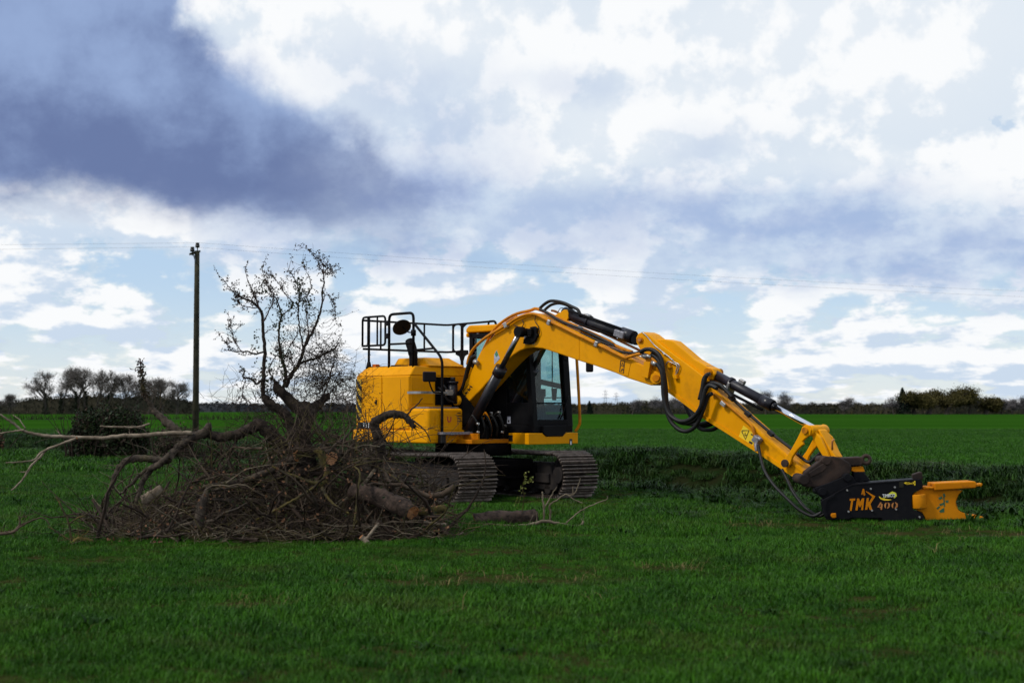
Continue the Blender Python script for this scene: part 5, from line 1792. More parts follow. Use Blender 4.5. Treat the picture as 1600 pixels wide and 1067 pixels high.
for _ in range(260):
    p = W(rnd.gauss(540, 20), rnd.gauss(625, 22), TD + rnd.gauss(0.3, 0.2))
    tw = twig(mb, p, Vector((rnd.gauss(0.1, 1), rnd.gauss(0, 1), rnd.gauss(0.1, .8))), rnd.uniform(0.15, 0.5), 0.003, 0, 5, 0.3, 3)
    for q in tw[1:]:
        if rnd.random() < 0.3:
            bud(mb, q, rnd.uniform(0.008, 0.015), 1)
for _ in range(200):
    p = W(rnd.gauss(410, 30), rnd.gauss(635, 20), TD + rnd.gauss(0.0, 0.25))
    twig(mb, p, Vector((rnd.gauss(-.2, 1), rnd.gauss(0, 1), rnd.gauss(0.1, .8))), rnd.uniform(0.15, 0.6), 0.0032, 0, 5, 0.3, 3)
tag(mb.build('twig_tangle', [M['twig_b'], M['bud']], tree, to), kind='stuff')
# ivy left on the stems
mb = MB()
for (cx, cy, sx, sy, n_) in ((441, 560, 4, 30, 110), (412, 600, 6, 26, 120), (418, 615, 12, 8, 90), (437, 500, 7, 14, 60), (467, 455, 7, 20, 110), (482, 470, 5, 16, 50), (455, 478, 6, 8, 45), (410, 452, 8, 8, 40), (425, 590, 8, 12, 50), (400, 540, 4, 20, 30)):
    for _ in range(n_):
        bud(mb, W(rnd.gauss(cx, sx * .7), rnd.gauss(cy, sy * .7), TD + rnd.gauss(0.0, 0.1)), rnd.uniform(0.012, 0.026), 0)
tag(mb.build('ivy_leaves', M['ivy'], tree, to), kind='stuff')
# the tree's own lying limbs
mb = MB()
P = limb(mb, [(470, 705), (450, 700), (436, 690), (420, 676), (405, 664), (392, 668), (378, 677), (360, 681), (339, 682), (320, 678), (302, 682), (290, 690)], [TD - .1, TD - .3, TD - .3, TD - .2], [0.11, 0.085, 0.068, 0.06, 0.054, 0.045], 0, 12, 0.2)
twiggy(mb, P, 30, 0.4, 0.005, [0], up=0.2)
mb.build('limb', M['bark_dark'], tree, to)
mb = MB()
P = limb(mb, [(330, 667), (308, 680), (288, 692), (275, 702), (265, 713), (259, 720), (235, 717), (210, 717), (196, 721), (186, 732), (179, 745), (171, 765), (166, 783), (163, 810)], [TD - .3, TD - .5, TD - .7, TD - .8], [0.055, 0.05, 0.046, 0.042, 0.036, 0.028, 0.022], 0, 10, 0.2)
twiggy(mb, P, 26, 0.35, 0.005, [0], up=-0.2)
mb.build('limb', M['bark'], tree, to)
mb = MB()
P = limb(mb, [(268, 711), (250, 724), (236, 733), (225, 749), (219, 764), (213, 785)], [TD - .7, TD - .6, TD - .7], [0.042, 0.04, 0.034, 0.03, 0.022], 0, 10, 0.2)
limb(mb, [(262, 716), (240, 728), (220, 742), (200, 760), (188, 772)], [TD - .6, TD - .2], [0.03, 0.027, 0.02, 0.012], 0, 8, 0.12)
twiggy(mb, P, 18, 0.35, 0.005, [0])
mb.build('limb', M['bark'], tree, to)
mb = MB()
P = limb(mb, [(300, 690), (286, 682), (270, 668), (255, 655), (243, 645), (238, 637), (231, 625), (225, 614), (221, 602), (221, 585), (219, 565)], [TD - .1, TD + .1, TD + .1], [0.06, 0.055, 0.05, 0.04, 0.033, 0.024, 0.015, 0.009, 0.006], 0, 10, 0.2)
for q in P[int(len(P) * .62):]:
    for _ in range(12):
        bud(mb, jitter(q, 0.035), rnd.uniform(0.014, 0.024), 1)
twiggy(mb, P[int(len(P) * .6):], 12, 0.16, 0.004, [0], buds=1)
twiggy(mb, P[:int(len(P) * .55)], 22, 0.45, 0.005, [0])
limb(mb, [(222, 604), (227, 600), (236, 608), (245, 622), (253, 640), (265, 652)], [TD + .1], [0.008, 0.007, 0.006, 0.004], 0, 6, 0.1)
limb(mb, [(250, 640), (251, 615), (249, 602)], [TD + .15], [0.012, 0.009, 0.006], 0, 6, 0.1)
mb.build('limb', [M['bark'], M['bud']], tree, to)

# loose limbs, logs and sticks: each one a thing -------------------------------------------------
def loose(name, label, cat, parts_, group=None, tw=None, mats=None, origin=None):
    mb = MB()
    first = None
    for (pp, dd, rr, cap) in parts_:
        P = limb(mb, pp, dd, rr, 0, 16 if rr[0] > .05 else 8, 0.22 if rr[0] > .07 else 0.13, 4 if rr[0] > .05 else 7, capmat=cap, wob=0.007 if rr[0] > .05 else 0.004)
        if first is None:
            first = P
    if tw:
        twiggy(mb, first, *tw)
    o = min(first, key=lambda p: p.z).copy()
    return tag(mb.build(name, mats, None, o), label, cat, group)


loose('fallen_branch', 'long bare pale branch reaching out left over the grass with a broken yellow tip', 'branch', [
    ([(300, 676), (259, 677), (225, 680), (191, 681), (160, 684), (117, 683), (95, 682), (74, 681), (50, 677), (34, 672), (24, 664), (13.5, 657), (-6, 644)], [17.2, 17.0, 16.8], [0.026, 0.025, 0.022, 0.019, 0.016, 0.010], None),
    ([(120, 684), (105, 690), (90, 696), (74, 702), (62, 715), (49, 727), (40, 742), (30, 755), (18, 766)], [16.85, 16.6], [0.016, 0.015, 0.013, 0.008], 1),
    ([(76, 701), (62, 709), (54, 718), (38, 721), (9, 723)], [16.7, 16.4], [0.014, 0.011, 0.006], None),
    ([(38, 672), (20, 674), (0, 677), (-14, 680)], [16.8], [0.012, 0.010, 0.007], None),
    ([(40, 670), (30, 655), (20, 648)], [16.8], [0.008, 0.006, 0.004], None),
    ([(45, 733), (40, 737), (31, 737)], [16.6], [0.007, 0.005], None),
], None, (14, 0.25, 0.004, [0]), [M['bark_pale'], M['torn_wood']])
loose('fallen_branch', 'thin pale stick lying level above the long bare branch at the left', 'branch', [
    ([(234, 662), (215, 667), (190, 667), (156, 666)], [17.3, 17.1], [0.014, 0.014, 0.012, 0.009], None)], None, None, [M['bark_pale']])
loose('fallen_branch', 'low forked branch lying in the grass at the left edge of the photo', 'branch', [
    ([(-20, 838), (0, 834), (22, 830), (31, 818), (30, 808)], [16.6], [0.02, 0.018, 0.014, 0.006], None),
    ([(-20, 852), (0, 849), (18, 845), (43, 839)], [16.5], [0.018, 0.016, 0.013, 0.008], None),
    ([(22, 830), (40, 818), (62, 809), (72, 812), (78, 820)], [16.6], [0.012, 0.01, 0.008, 0.005], None)], None, (16, 0.3, 0.004, [0]), [M['twig_a']])
loose('fallen_branch', 'lichened branch with an upright reddish tip lying left of the brush pile', 'branch', [
    ([(60, 858), (80, 857), (99, 855), (115, 846), (124, 841), (140, 844), (157, 852)], [16.0, 16.1], [0.012, 0.014, 0.018, 0.022, 0.022, 0.018], None),
    ([(113, 848), (110, 832), (108, 818), (100, 800), (93, 785), (87, 776)], [16.2], [0.014, 0.012, 0.011, 0.008], None),
    ([(108, 818), (120, 810), (135, 803), (142, 797)], [16.2], [0.010, 0.008, 0.005], None),
    ([(115, 846), (100, 838), (85, 828), (75, 822)], [16.2], [0.010, 0.008, 0.005], None)], None, (26, 0.35, 0.004, [0]), [M['moss']])
loose('sawn_log', 'sawn log with a round pale orange cut end facing out of the brush pile', 'log', [
    ([(505, 704), (512, 711), (517.5, 716.5)], [17.6, 17.1, 16.9], [0.082, 0.080, 0.076], 1)], None, None, [M['bark_dark'], M['fresh_wood']])
loose('sawn_log', 'big flaky-barked log with a torn brown end at the right foot of the pile', 'log', [
    ([(548, 768), (570, 770), (592, 776), (612, 786), (630, 794), (645, 801)], [16.7, 16.5, 16.3], [0.085, 0.10, 0.11, 0.11, 0.105, 0.085], 1)], None, (16, 0.35, 0.005, [0]), [M['bark_red'], M['torn_wood']])
loose('sawn_log', 'short mossy log lying behind the torn end of the big flaky log', 'log', [
    ([(655, 799), (675, 797), (697, 794)], [16.9, 16.9], [0.05, 0.052, 0.042], 1)], None, None, [M['moss'], M['torn_wood']])
loose('torn_stump', 'small dark stump with a torn orange top right of the big log', 'stump', [
    ([(650, 790), (665, 783), (678, 776)], [17.3, 17.2], [0.06, 0.065, 0.05], 1)], None, None, [M['bark_dark'], M['torn_wood']])
loose('split_log', 'short dark log with red broken ends lying in front of the tracks', 'log', [
    ([(742, 814), (765, 811), (795, 810), (818, 809), (838, 806)], [18.6, 18.8], [0.095, 0.10, 0.098, 0.10, 0.09], 1)], None, None, [M['bark_red'], M['torn_wood']])
loose('dead_branch', 'thin grey dead branch lying along the short log before the tracks', 'branch', [
    ([(747, 826), (760, 820), (785, 822), (815, 821), (835, 818), (850, 814), (870, 817), (890, 821), (905, 822), (912, 814)], [18.3, 18.5], [0.018, 0.022, 0.022, 0.020, 0.018, 0.012], None),
    ([(850, 814), (850, 795), (848, 780), (847.5, 768)], [18.5], [0.012, 0.012, 0.011, 0.009], None),
    ([(850, 794), (858, 781), (865, 768), (870, 761)], [18.5], [0.010, 0.009, 0.006], None),
    ([(859, 815), (860, 800), (859, 789), (872, 780), (884, 772), (895, 779), (910, 786)], [18.6], [0.014, 0.012, 0.010, 0.008, 0.006], None),
    ([(885, 773), (896, 772), (902, 763), (907, 747)], [18.7], [0.010, 0.008, 0.006], None),
    ([(895, 772), (895, 760)], [18.7], [0.009, 0.007], None),
    ([(884, 818), (900, 803), (918, 792), (935, 785), (948, 780), (949, 775)], [18.5], [0.008, 0.008, 0.007, 0.005], None),
    ([(750, 827), (780, 828), (815, 826)], [18.2], [0.010, 0.010, 0.007], None)], None, (10, 0.2, 0.004, [0]), [M['twig_d']])
loose('bent_limb', 'thick dark crooked limb arching up in front of the yellow counterweight', 'branch', [
    ([(555, 770), (565, 752), (577, 737), (588, 722), (594, 706), (592, 692), (590, 680), (586, 668), (586, 659), (597, 652), (610, 647), (624, 648), (634, 651), (641, 660), (648, 667)], [17.3, 17.2, 17.1],
     [0.10, 0.09, 0.075, 0.062, 0.055, 0.052, 0.045, 0.038, 0.028], None),
    ([(634, 651), (642, 641), (652, 632), (660, 622)], [17.1], [0.012, 0.009, 0.005], None),
    ([(636, 652), (652, 662), (665, 674), (673, 690)], [17.1], [0.012, 0.009, 0.005], None)], None, (40, 0.35, 0.0045, [0]), [M['bark_dark']])
mb = MB()
P = limb(mb, [(566, 752), (570, 735), (575, 718), (577, 706)], [17.1], [0.07, 0.065, 0.055, 0.04], 0, 12, 0.18)
for k in range(6):
    p = P[-1] + Vector((rnd.uniform(-.035, .035), rnd.uniform(-.03, .03), -0.02))
    mb.tube([p, p + Vector((rnd.uniform(-.01, .01), 0, rnd.uniform(.04, .13)))], [0.016, 0.003], 5, 1)
tag(mb.build('splintered_stub', [M['bark'], M['bark_pale']], None, P[0]), 'splintered pale stub sticking up left of the crooked dark limb', 'stump')
mb = MB()
P = limb(mb, [(440, 738), (452, 722), (460, 706), (455, 692)], [17.0], [0.05, 0.06, 0.055, 0.04], 0, 12, 0.16)
for k in range(9):
    p = W(rnd.uniform(452, 462), rnd.uniform(700, 724), 16.93)
    mb.tube([p, p + Vector((rnd.uniform(-.05, .03), -.01, rnd.uniform(.03, .11)))], [0.017, 0.003], 5, 1)
tag(mb.build('torn_limb', [M['bark_dark'], M['torn_wood']], None, P[0]), 'dark limb with torn bright orange wood below the standing trunk', 'branch')
loose('broken_limb', 'upright broken limb with peeling bark low at the left end of the pile', 'branch', [
    ([(326, 762), (318, 782), (312, 800), (310, 826)], [16.5, 16.4], [0.028, 0.05, 0.055, 0.06], None)], None, (10, 0.3, 0.005, [0]), [M['bark'], M['torn_wood']])
loose('broken_limb', 'yellow lichened knotty limb in the middle of the pile beside the sawn end', 'branch', [
    ([(494, 702), (503, 710), (505, 725), (511, 735), (508, 748), (500, 757), (495, 752)], [16.8, 16.7], [0.04, 0.05, 0.042, 0.036, 0.032, 0.04, 0.03], None),
    ([(500, 757), (482, 752), (462, 744), (445, 738), (425, 728)], [16.65], [0.022, 0.018, 0.014, 0.01], None),
    ([(497, 757), (475, 772), (450, 786), (425, 800), (400, 812)], [16.6, 16.4], [0.018, 0.017, 0.015, 0.012], None),
    ([(503, 762), (510, 775), (525, 790), (545, 802)], [16.6, 16.3], [0.022, 0.018, 0.014, 0.01], None)], None, (16, 0.3, 0.004, [0]), [M['moss']])
loose('broken_limb', 'long grey limb slanting across the left half of the brush pile', 'branch', [
    ([(318, 761), (345, 756), (380, 751), (405, 742), (426, 734), (445, 722), (462, 715)], [16.9, 16.9], [0.026, 0.03, 0.036, 0.042, 0.046, 0.05], 1),
    ([(320, 767), (350, 763), (385, 758)], [16.8], [0.016, 0.018, 0.018], None)], None, (26, 0.35, 0.0045, [0]), [M['bark'], M['torn_wood']])
loose('dead_stick', 'straight olive stick standing upright in the right of the brush pile', 'stick', [
    ([(553, 728), (562, 738), (560, 760), (557, 790), (553, 825)], [16.5, 16.2], [0.010, 0.012, 0.013, 0.014], None)], None, (5, 0.2, 0.004, [0]), [M['twig_c']])
loose('dead_stick', 'short pale stick leaning on a broken stub at the front of the pile', 'stick', [
    ([(592, 817), (584, 827), (573, 841)], [15.9, 15.85], [0.016, 0.018, 0.02], None),
    ([(564, 838), (572, 846), (575, 853)], [15.85], [0.03, 0.035, 0.035], 1)], None, None, [M['bark_pale'], M['torn_wood']])
loose('dead_stick', 'pale split stick lying at the right end of the pile below the mossy log', 'stick', [
    ([(662, 815), (680, 818), (697, 819)], [16.5], [0.016, 0.018, 0.014], None)], None, None, [M['bark_pale']])
loose('dead_stick', 'short pale stick lying alone in the grass right of the pile', 'stick', [
    ([(705, 840), (714, 835), (724, 832)], [16.9], [0.012, 0.014, 0.01], None)], None, None, [M['bark_pale']])
loose('grey_log', 'grey weathered log end showing at the left of the pile above the grass', 'log', [
    ([(222, 783), (236, 774), (252, 764)], [17.1, 17.2], [0.06, 0.062, 0.055], None)], None, None, [M['bark_pale']])

# brushwood: the uncountable tangle of twigs
def mound(px):
    """top of the tangle in photograph rows"""
    T_ = [(120, 850), (150, 842), (180, 825), (215, 812), (260, 785), (300, 738), (340, 700), (390, 692), (440, 682), (500, 674), (560, 676), (610, 690), (660, 722), (690, 788), (715, 832)]
    for (a, b), (c, d) in zip(T_, T_[1:]):
        if a <= px <= c:
            return b + (d - b) * (px - a) / (c - a)
    return 850


mb = MB()
BX = [0, 0, 1, 1, 1, 1, 2, 2, 3]
for i in range(4300):
    px = rnd.triangular(130, 705, 440) if i % 2 else rnd.uniform(150, 700)
    top = mound(px)
    t = rnd.random()
    d = rnd.uniform(16.15, 19.3)
    bottom = 640 + CAMH * F / d
    hz = 1.5 + (640 - top) / F * 17.8                   # mound height here
    prof = max(0.07, 1 - ((d - 18.0) / 1.8) ** 2) * (0.72 + 0.5 * mnoise.noise(Vector((px * 0.02, d * 1.5, 2))))
    h = max(0.02, hz * prof * t)
    x = (px - 800) / F * d
    p = Vector((x, d, h))
    el = rnd.gauss(0.15, 0.45)
    az = rnd.uniform(0, 2 * PI)
    dv = Vector((math.cos(az) * math.cos(el), 0.7 * math.sin(az) * math.cos(el), math.sin(el)))
    thick = rnd.random()
    r = 0.0032 if thick < 0.68 else (0.007 if thick < 0.90 else rnd.uniform(0.010, 0.024))
    dark_ = r > 0.0099
    L = rnd.uniform(0.2, 0.85) * (1.4 if r > 0.005 else 1)
    mt = 1 if dark_ and rnd.random() < .8 else rnd.choice(BX)
    q = p - dv.normalized() * L * 0.5
    tw = twig(mb, q if q.z > 0.0 else p, dv, L, r, mt, 6, 0.30 if r < 0.01 else 0.16, 4 if r < 0.01 else 7)
    if thick < 0.35:
        j = rnd.randrange(1, 4)
        twig(mb, tw[j], dv + Vector((rnd.gauss(0, .8), rnd.gauss(0, .8), rnd.gauss(0.2, .8))), L * 0.45, r * 0.7, mt, 3, 0.25, 3)
for i in range(60):           # heavier limbs among the twigs
    px = rnd.triangular(230, 670, 470)
    d = rnd.uniform(16.3, 17.6)
    hz = 1.5 + (640 - mound(px)) / F * 17.4
    p = Vector(((px - 800) / F * d, d, max(0.08, hz * rnd.uniform(0.1, 0.9) * max(0.25, 1 - ((d - 18.0) / 1.9) ** 2))))
    az, el = rnd.uniform(0, 2 * PI), rnd.gauss(0.25, 0.4)
    dv = Vector((math.cos(az) * math.cos(el), 0.5 * math.sin(az) * math.cos(el), math.sin(el)))
    L = rnd.uniform(0.5, 1.5)
    r = rnd.uniform(0.018, 0.045)
    q = p - dv.normalized() * L * 0.5
    if q.z < 0.02:
        q.z = 0.03
    tw = twig(mb, q, dv, L, r, rnd.choice([1, 1, 0, 4]), 7, 0.20, 8)
    twiggy(mb, tw, 7, 0.3, 0.004, [0, 1])
for i in range(70):           # broken limbs poking up out of the heap
    px = rnd.triangular(290, 660, 500)
    d = rnd.uniform(16.8, 18.0)
    p = W(px, mound(px) + rnd.uniform(8, 40), d)
    tw = twig(mb, p, Vector((rnd.gauss(0, .8), rnd.gauss(0, .4), rnd.uniform(0.35, 1.0))), rnd.uniform(0.25, 0.7), rnd.uniform(0.008, 0.02), rnd.choice([1, 1, 0, 4, 2]), 5, 0.2, 6)
    twiggy(mb, tw, 6, 0.25, 0.0035, [0, 1])
# long whippy stems arching out of the pile
for i in range(230):
    px = rnd.uniform(200, 690)
    p = W(px, mound(px) + rnd.uniform(5, 60), rnd.uniform(16.4, 17.6))
    tw = twig(mb, p, Vector((rnd.gauss(0, 1), rnd.gauss(0, .6), rnd.uniform(0.1, 1.0))), rnd.uniform(0.5, 1.2), 0.006, rnd.choice(BX), 8, 0.18, 4, 0.06)
    twiggy(mb, tw, 4, 0.18, 0.003, [1, 0])
for i in range(420):          # fallen bits round the foot of the pile
    px = rnd.triangular(60, 740, 430)
    d = rnd.uniform(15.8 + 0.45 * mnoise.noise(Vector((px * 0.013, 3, 1))) + abs(px - 440) * 0.0008, 16.6)
    p = Vector(((px - 800) / F * d, d, rnd.uniform(0.02, 0.16)))
    twig(mb, p, Vector((rnd.gauss(0, 1), rnd.gauss(0, 1), 0.1)), rnd.uniform(0.15, 0.5), 0.004, rnd.choice([0, 2, 3, 3]), 4, 0.25, 4)
tag(mb.build('brushwood', [M['twig_a'], M['twig_b'], M['twig_c'], M['twig_d'], M['bark']], None, (W(430, 800, 17).x, 17, 0)),
    'tangled brown brushwood heaped round the uprooted tree', 'brushwood', None, 'stuff')
mb = MB()
for i in range(900):          # dead leaves and chips caught in the tangle
    px = rnd.uniform(170, 700)
    d = rnd.uniform(15.9, 17.4)
    hz = 1.5 + (640 - mound(px)) / F * 17.0
    p = Vector(((px - 800) / F * d, d, max(0.03, hz * rnd.random() * 0.85)))
    bud(mb, p, rnd.uniform(0.012, 0.03), rnd.choice([0, 0, 1]))
tag(mb.build('dead_leaves', [M['brown_leaf'], M['ivy']], None, (W(430, 800, 17).x, 17, 0)), 'dead brown leaves and ivy caught in the brush pile', 'leaves', None, 'stuff')

# young plant leafing in front of the tracks
pl = thing('sapling', 'slender green-leaved shoot growing in front of the dark undercarriage', 'sapling', (W(816, 800, 18.7).x, 18.7, 0))
po = Vector(pl.location)
mb = MB()
P = limb(mb, [(817, 806), (817, 790), (819, 775), (816, 762), (819, 750), (822, 740)], [18.7], [0.007, 0.006, 0.005, 0.003], 0, 6, 0.05, 5, wob=0.006)
Q = limb(mb, [(819, 775), (812, 778), (808, 788)], [18.7], [0.004, 0.003, 0.002], 0, 5, 0.05)
S = limb(mb, [(818, 757), (826, 752), (834, 748)], [18.7], [0.004, 0.003, 0.002], 0, 5, 0.05)
mb.build('stem', M['twig_c'], pl, po)
mb = MB()
for path in (P[12:], Q[5:], S[3:]):
    for q in path:
        for _ in range(2):
            bud(mb, jitter(q, 0.03), rnd.uniform(0.014, 0.026), 0)
tag(mb.build('leaves', M['spring_leaf'], pl, po), kind='stuff')

# ------------------------------------------------------------------ pole and wires
PD = 65.0
pole = thing('utility_pole', 'tall dark wooden power pole rising behind the brush at the left', 'utility pole', (W(305.5, 690, PD).x, PD, 0))
o_ = Vector(pole.location)
top = W(308, 392, PD)
mb = MB()
mb.tube([o_ + Vector((0, 0, -0.4)), o_.lerp(top, 0.3), o_.lerp(top, 0.7), top], [0.15, 0.14, 0.125, 0.11], 14)
mb.build('pole_shaft', M['pole_wood'], pole, o_)
mb = MB()
c = W(304.5, 395, PD)
mb.obox(c, (0.16, 0.3, 0.10), (0.04, -0.04, 0.0), (0, 0, 0.05))
mb.build('crossarm', M['pole_wood'], pole, o_, bevel=0.01)
mb = MB()
mb.tube([W(302, 397, PD - .1), W(306, 410, PD - .15)], 0.03, 6)
mb.build('arm_brace', M['wire'], pole, o_)
ins = []
for (px, py) in ((308.6, 383.5), (300.6, 390)):
    mb = MB()
    p = W(px, py, PD - 0.1)
    mb.cyl(p + Vector((0, 0, -0.28)), p, 0.025, 8)
    mb.cyl(p + Vector((0, 0, -0.10)), p + Vector((0, 0, 0.02)), 0.10, 12)
    mb.cyl(p + Vector((0, 0, 0.03)), p + Vector((0, 0, 0.12)), 0.085, 12)
    mb.build('insulator', M['porcelain'], pole, o_)
    ins.append(p + Vector((0, 0, 0.12)))
for k, (p, (xr, yr), lab) in enumerate(((ins[0], (2300, 471), 'upper of the two thin overhead wires crossing the sky to the right'), (ins[1], (2300, 481), 'lower of the two thin overhead wires crossing the sky to the right'))):
    q = W(xr, yr, 100)
    l = W(-900, 384 + 9 * k, 72)
    mb = MB()
    pts = []
    for i in range(25):
        t = i / 24
        pts.append(l.lerp(p, t) - Vector((0, 0, 0.55 * 4 * t * (1 - t) * 0.15)))
    for i in range(1, 49):
        t = i / 48
        pts.append(p.lerp(q, t) - Vector((0, 0, 0.62 * 4 * t * (1 - t))))
    mb.tube(pts, 0.0038, 5)
    tag(mb.build('overhead_wire', M['wire'], None, p), lab, 'wire', 'overhead power wires')

# ------------------------------------------------------------------ hedges, bushes, far trees
def leaf_card(mb, p, s, mat=0):
    a = Vector((rnd.gauss(0, 1), rnd.gauss(0, 1), rnd.gauss(0, 1))).normalized()
    b = a.orthogonal().normalized()
    c = a.cross(b)
    mb.add([p + b * s, p + c * s * 0.6, p - b * s * 0.9, p - c * s * 0.5], [(0, 1, 2, 3)], mat)


def leafy_bush(name, label, px0, px1, pytop, d, depth, n, s, mats, stems=20, cat='bush'):
    x0, x1 = (px0 - 800) / F * d, (px1 - 800) / F * d
    zt = CAMH + (640 - pytop) / F * d
    cx, w = (x0 + x1) / 2, (x1 - x0) / 2
    r = thing(name, label, cat, (cx, d, H(cx, d)))
    o = Vector(r.location)
    mb = MB()
    for _ in range(n):
        while True:
            u, v, t = rnd.uniform(-1, 1), rnd.uniform(-1, 1), rnd.random()
            f = 0.78 + 0.22 * mnoise.noise(Vector((u * 3, v * 2, t * 3 + d)))
            if (abs(u) ** 3 + abs(v) ** 3) < f * (1.0 if t < 0.5 else 1.6 - t * 1.2):
                break
        hh = zt * (0.88 + 0.30 * mnoise.noise(Vector((u * 4.3, v * 3, 5 + d))))
        leaf_card(mb, Vector((cx + u * w, d + v * depth, o.z + t * hh + rnd.gauss(0, 0.03))), s * rnd.uniform(0.6, 1.4), rnd.choice(range(len(mats))))
    tag(mb.build('foliage', mats, r, o), kind='stuff')
    mb = MB()
    for _ in range(stems):
        p = Vector((cx + rnd.uniform(-w, w), d + rnd.uniform(-depth, depth), o.z))
        twig(mb, p, Vector((rnd.gauss(0, .25), rnd.gauss(0, .25), 1)), zt * rnd.uniform(0.8, 1.08), 0.02, 0, 6, 0.12, 4)
    tag(mb.build('stems', M['twig_b'], r, o), kind='stuff')
    return r


leafy_bush('ivy_bush', 'dark leafy hedge stub standing beyond the pale branch at the left', 104, 236, 628, 44, 0.8, 13000, 0.05, [M['ivy'], M['ivy'], M['far_ivy'], M['twig_b']], 40)
leafy_bush('thorn_bush', 'dark bush cut by the left edge of the photo', -70, 7, 650, 50, 0.8, 3500, 0.05, [M['hedge_dark'], M['twig_b'], M['brown_leaf']], 40)
leafy_bush('thorn_bush', 'loose bramble bush between the hedge stub and the utility pole', 240, 300, 652, 43, 0.7, 2200, 0.045, [M['ivy'], M['twig_a'], M['twig_b']], 50)


def far_tree(name, label, group, px, pytop, d, w_px, kind, seed, trunk_r=0.28, link_to=None):
    rs = random.Random(seed)
    x = (px - 800) / F * d
    h = CAMH + (640 - pytop) / F * d
    w = w_px / F * d / 2
    r = thing(name, label, 'tree', (x, d, 0), 0, group)
    o = Vector(r.location)
    tb, cb = MB(), MB()
    tips = []

    def grow(p, dirv, L, rad, lev):
        seg = 4
        pts = [p]
        dd = dirv.normalized()
        for i in range(seg):
            dd = (dd + Vector((rs.gauss(0, .13), rs.gauss(0, .13), rs.gauss(0.03, .10)))).normalized()
            pts.append(pts[-1] + dd * L / seg)
        tb.tube(pts, [rad * (1 - 0.55 * i / seg) for i in range(seg + 1)], 5 if lev < 2 else 3, 0, False)
        if lev == 2 and kind == 'bare':
            tips.append((pts[2], dd))
            tips.append((pts[4], dd))
        if lev >= 3:
            tips.append((pts[-1], dd))
            tips.append((pts[2], dd))
            return
        nb = (11, 5, 4)[lev] if kind == 'bare' else (7, 5, 4)[lev]
        for i in range(nb):
            t = rs.uniform(0.4, 1.0) if lev else rs.uniform(0.28, 1.0)
            j = min(int(t * seg), seg - 1)
            b = pts[j].lerp(pts[j + 1], t * seg - j)
            a = rs.uniform(0, 2 * PI)
            sp = (0.75, 0.8, 0.9)[lev]
            nd = (dd * 0.8 + Vector((math.cos(a) * sp, math.sin(a) * sp, rs.uniform(-0.15, .55) if kind == 'bare' else rs.uniform(-.3, .4)))).normalized()
            grow(b, nd, L * (rs.uniform(0.40, 0.62) if kind != 'bare' else (0.62 - 0.36 * t if lev == 0 else 0.55) * rs.uniform(0.8, 1.1)), rad * 0.5, lev + 1)

    if kind == 'conifer':
        tb.tube([o, o + Vector((0, 0, h))], [trunk_r, 0.05], 6)
        for _ in range(2600):
            t = rs.random() ** 0.8
            rr = w * (1 - t) ** 0.75 * (0.55 + 0.45 * rs.random()) * (0.85 + 0.3 * mnoise.noise(Vector((t * 9, seed, 0))))
            a = rs.uniform(0, 2 * PI)
            p = o + Vector((rr * math.cos(a) - 0.3 * t, rr * math.sin(a), 0.3 + t * (h - 0.3)))
            leaf_card(cb, p, rs.uniform(0.15, 0.4))
        tb.build('trunk', M['far_bark'], r, o)
        tag(cb.build('crown', M['conifer'], r, o), kind='stuff')
        return r
    grow(o, Vector((rs.gauss(0, .04), rs.gauss(0, .04), 1)), h * (0.78 if kind == 'bare' else 0.5), trunk_r, 0)
    # fit the crown to the tree's width and height in the photograph
    zmax = max(v[2] for v in tb.v)
    xs = sorted(abs(v[0] - o.x) for v in tb.v)
    xm = xs[int(len(xs) * 0.97)]
    sx, sz = w / max(xm, .1), h * 0.96 / zmax
    if kind == 'bare':
        sx = min(sx, 1.25)
    fix = lambda v: (o.x + (v[0] - o.x) * sx, o.y + (v[1] - o.y) * sx, v[2] * sz)
    tb.v = [fix(v) for v in tb.v]
    dens = {'bare': 3, 'bud': 34, 'small': 5}[kind]
    for p, dd in tips:
        p = Vector(fix(p))
        for _ in range(dens):
            if kind == 'bud':
                leaf_card(cb, p + Vector((rs.gauss(0, .8), rs.gauss(0, .8), rs.gauss(0, .7))), rs.uniform(0.14, 0.36))
            else:
                e = (dd + Vector((rs.gauss(0, .7), rs.gauss(0, .7), rs.gauss(0.1, .6)))).normalized()
                b = p + Vector((rs.gauss(0, .4), rs.gauss(0, .4), rs.gauss(0, .35)))
                s = e.orthogonal().normalized() * 0.05
                cb.add([b - s, b + s, b + e * rs.uniform(0.5, 1.3)], [(0, 1, 2)], 0)
                if rs.random() < 0.55:
                    leaf_card(cb, b + e * 0.5, rs.uniform(0.05, 0.13))
    tb.build('trunk', M['far_bark'], r, o)
    tag(cb.build('crown', M['far_bud'] if kind == 'bud' else (M['far_twig_grey'] if kind == 'small' else M['far_twig']), r, o), kind='stuff')
    if name == 'ivy_tree':
        mb = MB()
        for _ in range(700):
            t = rs.random()
            a = rs.uniform(0, 2 * PI)
            rr = (0.9 + 0.5 * mnoise.noise(Vector((t * 6, seed, 2)))) * (1.25 - t) * rs.random() ** .5
            leaf_card(mb, o + Vector((rr * math.cos(a), rr * math.sin(a), t * h * 0.48)), rs.uniform(0.15, 0.35))
        tag(mb.build('ivy', M['far_ivy'], r, o), kind='stuff')
    return r


